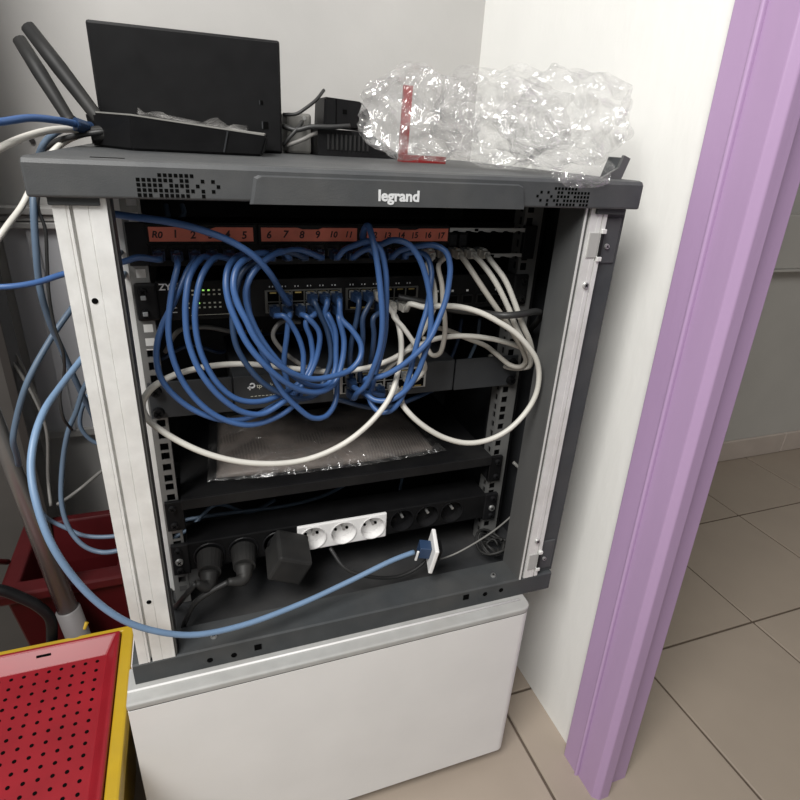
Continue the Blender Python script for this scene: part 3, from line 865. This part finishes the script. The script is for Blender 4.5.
cable('patch_cable', 'dark blue lead hanging straight from the second port bank', PC,
      [(363, 318, .070), (363, 335, .070), (361.5, 358, .074), (360, 372, .085), (361, 382, .088)], 'cable_navy', group=GB, start=ZX(1, 1, 1))
cable('patch_cable', 'dark blue lead hanging close behind the bright pair', PC,
      [(373.5, 318, .070), (374, 335, .070), (372.5, 352, .076), (370, 365, .088)], 'cable_navy', group=GB, start=ZX(1, 2, 0))
cable('patch_cable', 'dark blue lead drooping just below the small switch', PC,
      [(300, 396, .15), (318, 396, .12), (339, 400, .10), (375, 408, .098), (402, 403, .10), (428, 392, .12), (440, 386, .18)], 'cable_navy', group=GB)

GW = 'white patch leads of the rack'
cable('patch_cable', 'white patch cable leftmost of three falling from the bare panel end', PC,
      [(466, 262.5, .066), (479.5, 283, .05), (493, 303, .044), (505, 320, .042), (516, 338, .044), (523.5, 352, .050), (525.5, 362, .056), (520, 367, .064), (510, 365, .074), (497.5, 355, .085), (486, 346, .095), (467.5, 338.5, .10), (447, 330, .11), (430, 326, .13)],
      'cable_beige', .0034, GW, start=(0.1245, .099, .4945), boot='cable_beige')
cable('patch_cable', 'white patch cable middle of three falling from the bare panel end', PC,
      [(480, 261, .064), (494.5, 280.5, .047), (508, 307, .040), (516, 327, .038), (525, 345, .040), (530.5, 358, .048), (529.5, 366, .056), (523, 368, .066), (512, 368, .08), (500, 364, .12), (490, 356, .18)],
      'cable_white', .0034, GW, start=(0.142, .099, .4945), boot='cable_white')
cable('patch_cable', 'long white patch cable making the big loop in front of the pouch', PC,
      [(491, 261, .062), (505, 280, .045), (514, 301, .038), (522, 323, .034), (530, 342, .040), (531, 352, .050), (523, 348, .058), (505, 342, .062), (490, 338.5, .064), (467, 336, .066), (446, 337, .066), (430, 340.5, .066), (412, 348, .066), (390, 360, .068), (366, 368, .072), (330, 371.5, .078), (293, 368.5, .08), (262, 365, .08), (235, 364, .078), (205, 367, .07), (172, 376, .056), (150, 390, .046), (142.5, 404, .042), (147, 418, .036), (165, 433, .028), (205, 453, .020), (250, 463, .016), (300, 461, .016), (340, 446, .018), (370, 423, .024), (390, 397, .034), (397, 376, .044), (401, 355, .052), (400.5, 335, .060), (396, 318, .070)],
      'cable_white', .0034, GW, start=(0.1595, .099, .4945), end=ZX(1, 2, 1), boot='cable_white', n=9)
cable('patch_cable', 'short white patch cable crossing down to the small switch', PC,
      [(394, 317, .066), (402, 326, .058), (412, 340, .054), (419, 353, .054), (424.5, 364, .060), (424, 371, .068)], 'cable_white', .003, GW, start=ZX(1, 3, 0), end=TPP(4, 1), boot='cable_white')
cable('patch_cable', 'white printed cable looping wide at the right side below the brackets', PC,
      [(410, 304, .066), (424, 307, .058), (440, 306, .052), (460, 307, .046), (480, 312.5, .038), (497, 321, .030), (514, 332, .024), (526, 344, .020), (536, 359, .018), (539, 374, .018), (536, 394, .018), (526, 412, .018), (508, 430, .018), (488, 440, .020), (467, 443, .022), (445, 438, .026), (425, 427, .030), (410, 414, .036), (402, 403, .044), (402, 390, .058)],
      'cable_white', .0035, GW, start=ZX(1, 4, 0), end=TPP(3, 0), boot='cable_white')
cable('patch_cable', 'beige patch cable under the port marked 17, hooking back below the switch', PC,
      [(438.5, 265, .066), (442, 285, .055), (443, 304, .050), (445, 320, .048), (444, 340, .050), (439, 354, .056), (432, 355, .064), (427, 347, .075), (424, 338, .09)], 'cable_beige', .003, GW, start=PP('17'), boot='cable_beige')
cable('patch_cable', 'pale patch cable under the port marked 16, half hidden by a blue one', PC,
      [(427, 265, .068), (433.5, 283, .060), (435, 304, .056), (428, 322, .058), (420, 336, .062), (405, 352, .068), (388, 368, .074), (382, 374, .08)], 'cable_white', .003, GW, start=PP('16'), boot='cable_white')
cable('patch_cable', 'grey lead curling behind the dark blue drops', PC,
      [(300, 322, .11), (281, 322, .10), (273, 335, .096), (281, 349, .093), (294, 360, .092), (306, 367, .093), (320, 369, .097)], 'cable_grey', .0028, 'grey leads behind the switches')
cable('mains_lead', 'thick black cord running right from the upper switch and folding back', 'cord',
      [(398, 297, .085), (412, 300, .078), (430, 304, .072), (450, 309, .068), (482, 313, .050), (505, 315.5, .026), (522, 314, .024), (536, 311.5, .040), (541, 315.5, .07), (536, 323, .10), (528, 332, .15)], 'cable_black', .0042)
# darker leads further inside the rack
BK = 'leads deep inside the rack'
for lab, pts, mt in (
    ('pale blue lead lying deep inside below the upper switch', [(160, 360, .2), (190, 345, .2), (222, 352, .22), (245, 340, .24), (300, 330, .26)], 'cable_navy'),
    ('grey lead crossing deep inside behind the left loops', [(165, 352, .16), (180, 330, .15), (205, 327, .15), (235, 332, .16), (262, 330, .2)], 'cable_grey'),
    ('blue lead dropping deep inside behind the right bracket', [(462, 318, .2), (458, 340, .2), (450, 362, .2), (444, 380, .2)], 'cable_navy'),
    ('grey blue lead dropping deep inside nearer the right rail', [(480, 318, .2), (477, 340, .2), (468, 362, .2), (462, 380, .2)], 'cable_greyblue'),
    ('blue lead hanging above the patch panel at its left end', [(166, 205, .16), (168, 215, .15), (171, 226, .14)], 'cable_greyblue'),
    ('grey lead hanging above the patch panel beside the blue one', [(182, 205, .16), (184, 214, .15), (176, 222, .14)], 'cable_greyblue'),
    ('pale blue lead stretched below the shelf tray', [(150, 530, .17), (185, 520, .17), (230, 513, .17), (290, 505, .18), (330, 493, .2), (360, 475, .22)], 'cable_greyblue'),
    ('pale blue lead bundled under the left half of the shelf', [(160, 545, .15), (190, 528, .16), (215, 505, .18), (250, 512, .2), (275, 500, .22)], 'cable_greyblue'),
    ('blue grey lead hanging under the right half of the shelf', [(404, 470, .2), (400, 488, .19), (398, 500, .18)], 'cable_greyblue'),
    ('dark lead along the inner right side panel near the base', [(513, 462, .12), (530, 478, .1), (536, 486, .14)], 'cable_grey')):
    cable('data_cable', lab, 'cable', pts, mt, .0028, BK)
cable('data_cable', 'thin dark lead from the faceplate to the right rail foot', 'cable',
      [(428, 562, .07), (450, 556, .06), (475, 543, .06), (500, 526, .07), (522, 505, .09), (530, 490, .13)], 'cable_grey', .0014)
cable('data_cable', 'black lead curling on the rack floor before the power strip', 'cable',
      [(330, 548, .07), (345, 568, .05), (372, 577, .045), (400, 576, .05), (420, 566, .055), (430, 555, .06)], 'cable_black', .0026)
# coil of dusty cable on the rack floor
ct = thing('cable_coil', W(500, 560, .09), 'small dusty coil of dark cable on the rack floor by the right rail', 'cable')
bm = bmesh.new()
for k in range(5):
    r0 = .012 + .004 * k; cx, cy = 0.228 + .003 * (k % 2), 0.075
    tube(bm, [(cx + r0 * math.cos(a) * .9, cy + r0 * math.sin(a), 0.035 + .006 * math.sin(a * 2 + k) + .002 * k) for a in [2 * math.pi * i / 20 for i in range(20)]], .0022, 6)
link('coil', bm, 'dusty_black', ct, True)

# cables left of the rack: pulled loosely from its side
GL = 'loose leads hanging left of the rack'
cable('network_cable', 'pale blue network cable sweeping under the bucket handle and into the rack front', 'network cable',
      [(105, 325, .22), (92, 345, .18), (80, 361, .15), (60, 387, .10), (44, 411, .06), (34, 440, .03), (31, 470, .01), (37, 505, -.01), (52, 545, -.025), (80, 585, -.03), (110, 612, -.032), (140, 627, -.03), (190, 635, -.022), (240, 626, -.01), (300, 604, .008), (350, 581, .022), (392, 560.5, .032), (414, 552, .037)],
      'cable_paleblue', .0036, None)
for lab, pts, mt, r in (
    ('grey blue cable arcing from the rack side down past the mop handle', [(100, 270, .3), (86, 290, .26), (70, 311, .22), (50, 340, .20), (27, 383, .18), (15, 425, .18), (13, 440, .18), (17, 456, .2), (20, 480, .28)], 'cable_greyblue', .0036),
    ('dark blue cable hanging straight down from under the roof corner', [(84, 129, .29), (64, 129, .27), (49, 138, .25), (41, 150, .22), (35, 175, .19), (33.5, 200, .17), (36, 250, .165), (40, 288, .17), (49, 320, .18), (63, 352, .2), (79, 388, .22), (95, 420, .24)], 'cable_greyblue', .0036),
    ('grey blue cable making the long low loop over the red bucket', [(95, 370, .2), (84, 388, .2), (76, 412, .2), (68, 432, .2), (62, 470, .2), (62, 506, .19), (70, 530, .18), (84, 546, .17), (100, 552, .165), (116, 551, .16), (140, 543, .17)], 'cable_greyblue', .0032),
    ('grey blue cable curling behind the left post', [(88, 395, .28), (81, 412, .28), (81, 428, .28), (94, 442, .28), (112, 446, .28)], 'cable_greyblue', .003),
    ('grey blue cable resting across the red bucket rim', [(40, 510, .26), (47, 518, .25), (66, 528, .22), (86, 536, .2), (116, 536, .19), (140, 530, .2)], 'cable_greyblue', .003),
    ('thin black cable hanging beside the dark blue one', [(60, 150, .2), (40, 190, .17), (38, 208, .17), (45, 228, .17), (47, 260, .17), (49, 295, .17), (54, 325, .17), (63, 352, .17), (64, 375, .18), (60, 396, .18), (63, 417, .18), (72, 430, .2)], 'cable_black', .0018),
    ('grey cord crossing the brown panel edge', [(-20, 335, .4), (0, 350, .4), (20, 373, .4), (40, 410, .4), (47, 434, .4), (48, 480, .4), (51, 506, .38)], 'cable_grey', .0026),
    ('second grey cord beside the brown panel edge', [(-20, 318, .42), (0, 335, .42), (22, 366, .42), (42, 412, .42), (48, 450, .44)], 'cable_grey', .0022),
    ('pale cord slanting low behind the left post', [(115, 460, .4), (98, 474, .4), (80, 489, .4), (65, 500, .38), (58, 504, .36)], 'cable_grey', .003)):
    cable('loose_cable', lab, 'cable', pts, mt, r, GL)
# leads between post and rail
for lab, pts in (('short blue lead passing between the left post and rail near its top', [(112, 262, .09), (118, 255, .12), (126, 248, .16)]),
                 ('short blue lead passing between the left post and rail below the first', [(118, 285, .09), (123, 277, .12), (128, 268, .16)]),
                 ('blue lead running down inside the left post', [(133, 382, .14), (137, 370, .15), (143, 355, .16)]),
                 ('pale blue lead running down behind the left rail', [(143, 400, .17), (146, 430, .17), (152, 460, .17), (158, 490, .17)])):
    cable('loose_cable', lab, 'cable', pts, 'cable_greyblue', .0028, GL)
# leads into the router
cable('network_cable', 'blue network cable plugged into the back of the router', 'network cable', [(-30, 124, .14), (0, 122, .16), (30, 118, .19), (58, 120.5, .22), (75, 124, .25), (88, 128, .28)], 'cable_blue', .0038)
nb = [o for o in C.objects if o.get('label', '').startswith('blue network cable plugged')][0]
for k in range(6):
    q = W(75 + k * 2.6, 124 + k * .9, .25 + k * .005); cylo('boot_ring', q, q + Vector((.0024, .002, -.0006)), .0072 if k < 5 else .0080, 'plug_blue', nb, 12)
cable('network_cable', 'white network cable leading to the router over the roof corner', 'network cable', [(-30, 164, .14), (0, 148, .16), (28, 136, .20), (52, 130, .23), (75, 129.5, .26), (90, 131, .28)], 'cable_white', .0038)
cable('network_cable', 'white network cable dropping behind the roof corner and off to the side', 'network cable', [(98, 132, .30), (84, 134, .29), (66, 141, .28), (50, 155, .27), (36, 178, .26), (22, 206, .24), (8, 225, .22), (-10, 250, .20)], 'cable_white', .0036)
cable('mains_lead', 'black cord plugged into the side of the router', 'cord', [(40, 152, .29), (55, 142, .28), (75, 136, .265), (100, 132, .26), (112, 131, .265)], 'cable_black', .0032)

# keystone faceplate dangling on the pale blue cable
kp = thing('wall_plate', W(430, 552, .04), 'white socket faceplate dangling on the end of the pale blue cable', 'faceplate')
pw = W(432, 551, .04)
bmK = bmesh.new(); box(bmK, (-.0030, -.0225, -.0225), (.0030, .0225, .0225), .0015, 2)
rk = Matrix.Translation(pw) @ Matrix.Rotation(math.radians(-14), 4, 'Z') @ Matrix.Rotation(math.radians(8), 4, 'Y') @ Matrix.Rotation(math.radians(8), 4, 'X')
bmK.transform(rk); link('plate', bmK, 'socket_white', kp)
bmK = bmesh.new(); box(bmK, (-.020, -.008, -.009), (-.003, .010, .011), .001, 1); bmK.transform(rk); link('jack', bmK, 'cable_navy', kp)
bmK = bmesh.new(); box(bmK, (-.024, -.010, -.013), (-.0205, -.007, .006), .001, 1); bmK.transform(rk); link('jack_clip', bmK, 'socket_white', kp)
bmK = bmesh.new(); box(bmK, (.003, -.010, -.008), (.012, .012, .012), .001, 1); bmK.transform(rk); link('jack_back', bmK, 'black_plastic', kp)

# ------------------------------------------------------------------ things on the roof
RT = CT
rt = thing('router', (-.17, .12, RT), 'black wedge-shaped router with dusty top and stub aerials', 'router')
bm = bmesh.new()
hull(bm, [(-0.232, 0.203, RT + .0008), (-0.090, 0.203, RT + .0008), (-0.070, 0.325, RT + .0008), (-0.280, 0.325, RT + .0008), (-0.281, 0.290, RT + .0008)],
     [(-0.229, 0.197, RT + .0350), (-0.083, 0.200, RT + .0225), (-0.064, 0.330, RT + .0240), (-0.284, 0.330, RT + .0370), (-0.284, 0.292, RT + .0370)])
bmesh.ops.bevel(bm, geom=bm.edges[:], offset=.002, segments=2, affect='EDGES')
link('case', bm, 'black_plastic', rt)
bm = bmesh.new()
top = [(-0.228, 0.199, .0354), (-0.086, 0.202, .0230), (-0.068, 0.328, .0244), (-0.281, 0.328, .0374), (-0.281, 0.293, .0374)]
hull(bm, [(x, y, RT + z) for x, y, z in top], [(x, y, RT + z + .0016) for x, y, z in top])
link('top_cover', bm, 'dust_sheet', rt)
bm = bmesh.new()
hull(bm, [(-0.1340, .2020, RT + .003), (-0.1322, .2020, RT + .003), (-0.1322, .2045, RT + .003), (-0.1340, .2045, RT + .003)],
     [(-0.1285, .1975, RT + .0255), (-0.1267, .1975, RT + .0255), (-0.1267, .2045, RT + .0255), (-0.1285, .2045, RT + .0255)])
link('seam', bm, 'switch_grey', rt)
for (a, b) in ((W(108, 131, .275), W(78, 92, .29)), (W(72, 124, .33), W(52, 92, .345))):
    bm = bmesh.new(); d = (b - a)
    tube(bm, [a, a + d * .15, a + d * .2, a + d * 1.6, a + d * 2.6], .008, 10, [.0085, .0085, .0072, .0088, .0078]); link('aerial', bm, 'dusty_black', rt, True)
cylo('aerial_hinge', W(94, 134, .27), W(120, 132, .262), .0085, 'dusty_black', rt)
# scraps of film on the router
bm = bmesh.new()
pillow(bm, 14, 6, lambda u, v: (-0.222 + .120 * u, 0.203 + .06 * v, RT + .0372 - .0115 * u + .016 * abs(noise.noise((u * 5, v * 3, 2))) * math.sin(3.14 * v)))
tag(link('film_scrap', bm, 'pouch_film', None, True), 'scrap of clear film lying on the router top', 'plastic film')

pc = thing('black_box', (-.14, .3, RT), 'tall black equipment case standing behind the router', 'case')
boxo('case', (-0.275, 0.3485, RT), (-0.0415, 0.455, RT + .14), 'black_metal', pc, .003)
boxo('front_panel', (-0.272, 0.345, RT + .003), (-0.0445, 0.3485, RT + .137), 'black_plastic', pc, .001)
for (x, z, s) in ((-.066, .036, .0045), (-.070, .064, .0025)):
    boxo('jack', (x - s, 0.3440, RT + z - s), (x + s, 0.3455, RT + z + s), 'black_hole', pc)
    boxo('jack_rim', (x - s, 0.3438, RT + z - s), (x - s * .6, 0.345, RT + z + s), 'switch_grey', pc)

cg = thing('battery_charger', (.03, .2, RT), 'black ribbed charger base with a block plugged on top', 'charger')
y0_, y1_ = 0.36, 0.44
bm = bmesh.new(); prism(bm, [(0.012, RT), (0.138, RT), (0.138, RT + .008), (0.088, RT + .036), (0.012, RT + .037)], y0_, y1_, 'y'); link('base', bm, 'black_plastic', cg)
for i in range(10):
    x = 0.026 + i * .0068
    boxo('rib', (x, y0_ - .0018, RT + .009), (x + .0030, y0_, RT + .030), 'dusty_black', cg)
bm = bmesh.new(); prism(bm, [(0.022, RT + .040), (0.096, RT + .037), (0.094, RT + .062), (0.080, RT + .076), (0.024, RT + .079)], .366, .435, 'y')
bmesh.ops.bevel(bm, geom=bm.edges[:], offset=.0025, segments=2, affect='EDGES'); link('block', bm, 'black_plastic', cg)
boxo('block_badge', (0.051, .3650, RT + .058), (0.057, .3665, RT + .064), 'black_hole', cg)
boxo('block_seam', (0.0402, .3652, RT + .041), (0.0416, .3665, RT + .077), 'black_hole', cg)
sb = thing('splitter_box', (0, .4, RT), 'small dusty grey box between the black case and the charger', 'box')
boxo('case', (-0.028, 0.395, RT), (0.010, 0.45, RT + .056), 'dust_sheet', sb, .004)
screw('screw', (-0.001, .395, RT + .049), (0, -1, 0), .003, 'zinc', sb, .001, False)
cable('mains_lead', 'black cord rising behind the charger block', 'cord', [(283, 114.5, .38), (296, 114, .375), (306, 108, .375), (316, 100, .38), (324, 90, .39)], 'cable_black', .0024)
cable('mains_lead', 'black cord bundle lying between the black case and the charger', 'cord', [(283, 126, .37), (296, 130, .36), (310, 127, .355), (330, 127, .352), (350, 126, .352)], 'cable_black', .0036)
cable('mains_lead', 'grey lead tucked under the black cord on the roof', 'cord', [(284, 146, .37), (294, 143, .36), (304, 139, .355), (314, 134, .36), (322, 133, .37)], 'cable_grey', .0030)
cable('mains_lead', 'black lead slanting down beside the black case', 'cord', [(283, 145, .365), (290, 137, .36), (298, 128, .36), (302, 122, .385)], 'cable_black', .0030)

rc = thing('red_tray', (.09, .15, RT), 'red cardboard edging half covered by the clear plastic', 'packaging')
bm = bmesh.new(); prism(bm, [(0.108, RT), (0.121, RT), (0.124, RT + .095), (0.111, RT + .095)], .270, .274, 'y'); link('upright_strip', bm, 'red_card', rc)
boxo('base_strip', (0.108, .250, RT), (0.172, .270, RT + .009), 'red_card', rc)

# crumpled clear bag
cb = thing('plastic_bag', (.2, .16, RT), 'big crumpled clear plastic bag lying over the roof corner', 'plastic bag')


def bag(cx, cy, rx, ry, rz, seed, sub=5):
    bm = bmesh.new(); bmesh.ops.create_icosphere(bm, subdivisions=sub, radius=1)
    pts = [Vector((random.uniform(-1, 1), random.uniform(-1, 1), random.uniform(-1, 1))).normalized() for _ in range(34)]
    for v in bm.verts:
        d = v.co.normalized()
        ds = sorted(((d - p).length for p in pts))[:2]
        fac = min(.30, (ds[1] - ds[0]))            # ridges between facets
        k = 1 + .22 * noise.noise(d * 1.8 + Vector((seed, 0, 0))) + .12 * noise.noise(d * 3.5 + Vector((seed, 3, 0))) - .55 * fac
        v.co = Vector((cx + rx * d.x * k, cy + ry * d.y * k, RT + .002 + rz * (1 + d.z * k) if d.z > -.999 else RT))
        if v.co.z < RT + .0015: v.co.z = RT + .0015 + .002 * abs(noise.noise(d * 7))
    return bm


random.seed(3)
link('film_left', bag(0.105, 0.19, 0.085, 0.06, 0.055, 1.3), 'clear_film', cb)
link('film_middle', bag(0.185, 0.13, 0.085, 0.085, 0.056, 5.1), 'clear_film', cb)
link('film_right', bag(0.262, 0.10, 0.078, 0.085, 0.058, 8.7), 'clear_film', cb)
# tail of the bag hanging over the front edge
bm = bmesh.new()
def tail(u, v):
    x = 0.165 + .11 * u + .010 * noise.noise((u * 4, v * 3, 5))
    t = v * (0.55 + .6 * math.sin(math.pi * (0.15 + .8 * u)))
    y = 0.085 - 0.105 * t + .006 * noise.noise((u * 6, v * 5, 1)); z = RT + .040 * (1 - t) + .006 * abs(noise.noise((u * 9, v * 7, 3)))
    if y < -0.0105: y = -.012 - .004 * abs(noise.noise((u * 8, v * 5, 8))); z = RT - .010 * max(0, t - .85) * 3
    return (x, y, max(z, RT + .002) if y > -.0105 else z)
pillow(bm, 36, 24, tail); link('film_tail', bm, 'clear_film', cb)
fl = thing('grey_flap', W(622, 168, .03), 'grey folded plastic clip lying at the roof end by the wall', 'clip')
bm = bmesh.new()
prism(bm, [(0.262, RT), (0.289, RT), (0.296, RT + .022), (0.287, RT + .025), (0.283, RT + .012)], .018, .022, 'y'); link('flap', bm, 'side_grey', fl)
bm = bmesh.new(); prism(bm, [(0.284, RT), (0.290, RT), (0.297, RT + .022), (0.291, RT + .0225)], .0225, .05, 'y'); link('fold', bm, 'frame_grey', fl)

# ------------------------------------------------------------------ cleaning gear left of the fridge
struct(boxo('wall_left', (-1.0, 0.40, FZ), (-0.452, 0.44, 1.1), 'panel_brown'))
struct(boxo('trim_6', (-0.4600, 0.385, FZ), (-0.4480, 0.441, 1.1), 'edge_dark', bev=.001))

mb = thing('mop_bucket', (-.46, .02, FZ), 'yellow mop bucket fitted with a red perforated wringer tray', 'bucket')
def rect(x0, y0, x1, y1, z): return [(x0, y0, z), (x1, y0, z), (x1, y1, z), (x0, y1, z)]
def ringloft(bm, rings, cap=True):
    V = [[bm.verts.new(p) for p in r] for r in rings]; n = len(V[0])
    for a, b in zip(V, V[1:]):
        for k in range(n): bm.faces.new((a[k], a[(k + 1) % n], b[(k + 1) % n], b[k]))
    if cap: bm.faces.new(V[-1])
ZR = -0.075
bm = bmesh.new()
X0, Y0, X1, Y1 = -.62, -.16, -.3135, .180
ringloft(bm, [rect(X0 + .04, Y0 + .04, X1 - .03, Y1 - .03, FZ + .001), rect(X0 + .005, Y0 + .005, X1 - .006, Y1 - .006, ZR - .03), rect(X0, Y0, X1, Y1, ZR - .028), rect(X0, Y0, X1, Y1, ZR),
              rect(X0 + .014, Y0 + .014, X1 - .0165, Y1 - .0095, ZR), rect(X0 + .02, Y0 + .02, X1 - .02, Y1 - .02, ZR - .05), rect(X0 + .05, Y0 + .05, X1 - .045, Y1 - .045, FZ + .006)])
yb = link('bucket', bm, 'bucket_yellow', mb)
bv = yb.modifiers.new('b', 'BEVEL'); bv.width = .003; bv.segments = 2
bm = bmesh.new()
a, b, c, d = X0 + .016, Y0 + .016, X1 - .0175, Y1 - .0105
ringloft(bm, [rect(a, b, c, d, ZR - .012), rect(a, b, c, d, ZR + .004), rect(a + .005, b + .005, c - .005, d - .005, ZR + .005),
              rect(a + .022, b + .022, c - .018, d - .024, ZR - .013), rect(a + .023, b + .023, c - .019, d - .025, ZR - .0135)])
wt = link('wringer_tray', bm, 'bucket_red', mb)
bv = wt.modifiers.new('b', 'BEVEL'); bv.width = .0025; bv.segments = 2
bm = bmesh.new()
for i in range(17):
    for j in range(17):
        x = c - .030 - i * .0152 - .0; y = d - .034 - j * .0160
        if x < a + .04 or y < b + .04: continue
        cyl(bm, (x, y, ZR - .0142), (x, y, ZR - .0128), .0024, 8)
o = link('drain_hole', bm, 'black_hole', wt); o['kind'] = 'stuff'
boxo('tray_slot', (c - .108, d - .014, ZR - .0045), (c - .090, d - .0115, ZR - .0010), 'black_hole', wt)
cylo('handle_lug', W(84, 629, .185), W(87, 622, .19), .0028, 'bucket_yellow', mb, 10)

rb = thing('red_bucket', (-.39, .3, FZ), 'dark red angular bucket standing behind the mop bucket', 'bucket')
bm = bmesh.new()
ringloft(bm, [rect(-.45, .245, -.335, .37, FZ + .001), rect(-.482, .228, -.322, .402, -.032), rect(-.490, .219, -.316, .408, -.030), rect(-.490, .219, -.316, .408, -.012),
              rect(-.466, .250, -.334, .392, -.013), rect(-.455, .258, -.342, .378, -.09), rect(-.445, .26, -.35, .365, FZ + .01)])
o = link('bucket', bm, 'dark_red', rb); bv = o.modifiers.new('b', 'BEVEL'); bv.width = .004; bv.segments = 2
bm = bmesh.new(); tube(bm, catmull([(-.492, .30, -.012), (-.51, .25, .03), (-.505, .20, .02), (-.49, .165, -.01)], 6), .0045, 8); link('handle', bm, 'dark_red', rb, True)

mh = thing('mop', W(82, 650, .10), 'steel mop handle leaning into the yellow bucket', 'mop')
pA, pB = W(-14, 398, .240), W(69, 612, .197)
dd = (pB - pA).normalized()
bm = bmesh.new(); tube(bm, [pA - dd * .5, pA, pB], .0105, 24, [.0095, .0105, .0140]); link('handle', bm, 'chrome', mh, True)
bm = bmesh.new(); tube(bm, [pB - dd * .006, pB - dd * .005, pB + dd * .10, pB + dd * .20], .0165, 24, [.0150, .0166, .0160, .0150]); link('ferrule', bm, 'ferrule', mh, True)

hs = thing('black_hose', W(20, 600, .17), 'black rubber hose end curled beside the mop handle', 'hose')
bm = bmesh.new(); P = catmull([W(*p) for p in ((-25, 590, .193), (0, 590, .193), (20, 597, .193), (38, 606, .193), (50, 618, .193), (52, 636, .193), (51, 660, .20))], 10)
tube(bm, P, .0075, 12); link('hose', bm, 'black_plastic', hs, True)
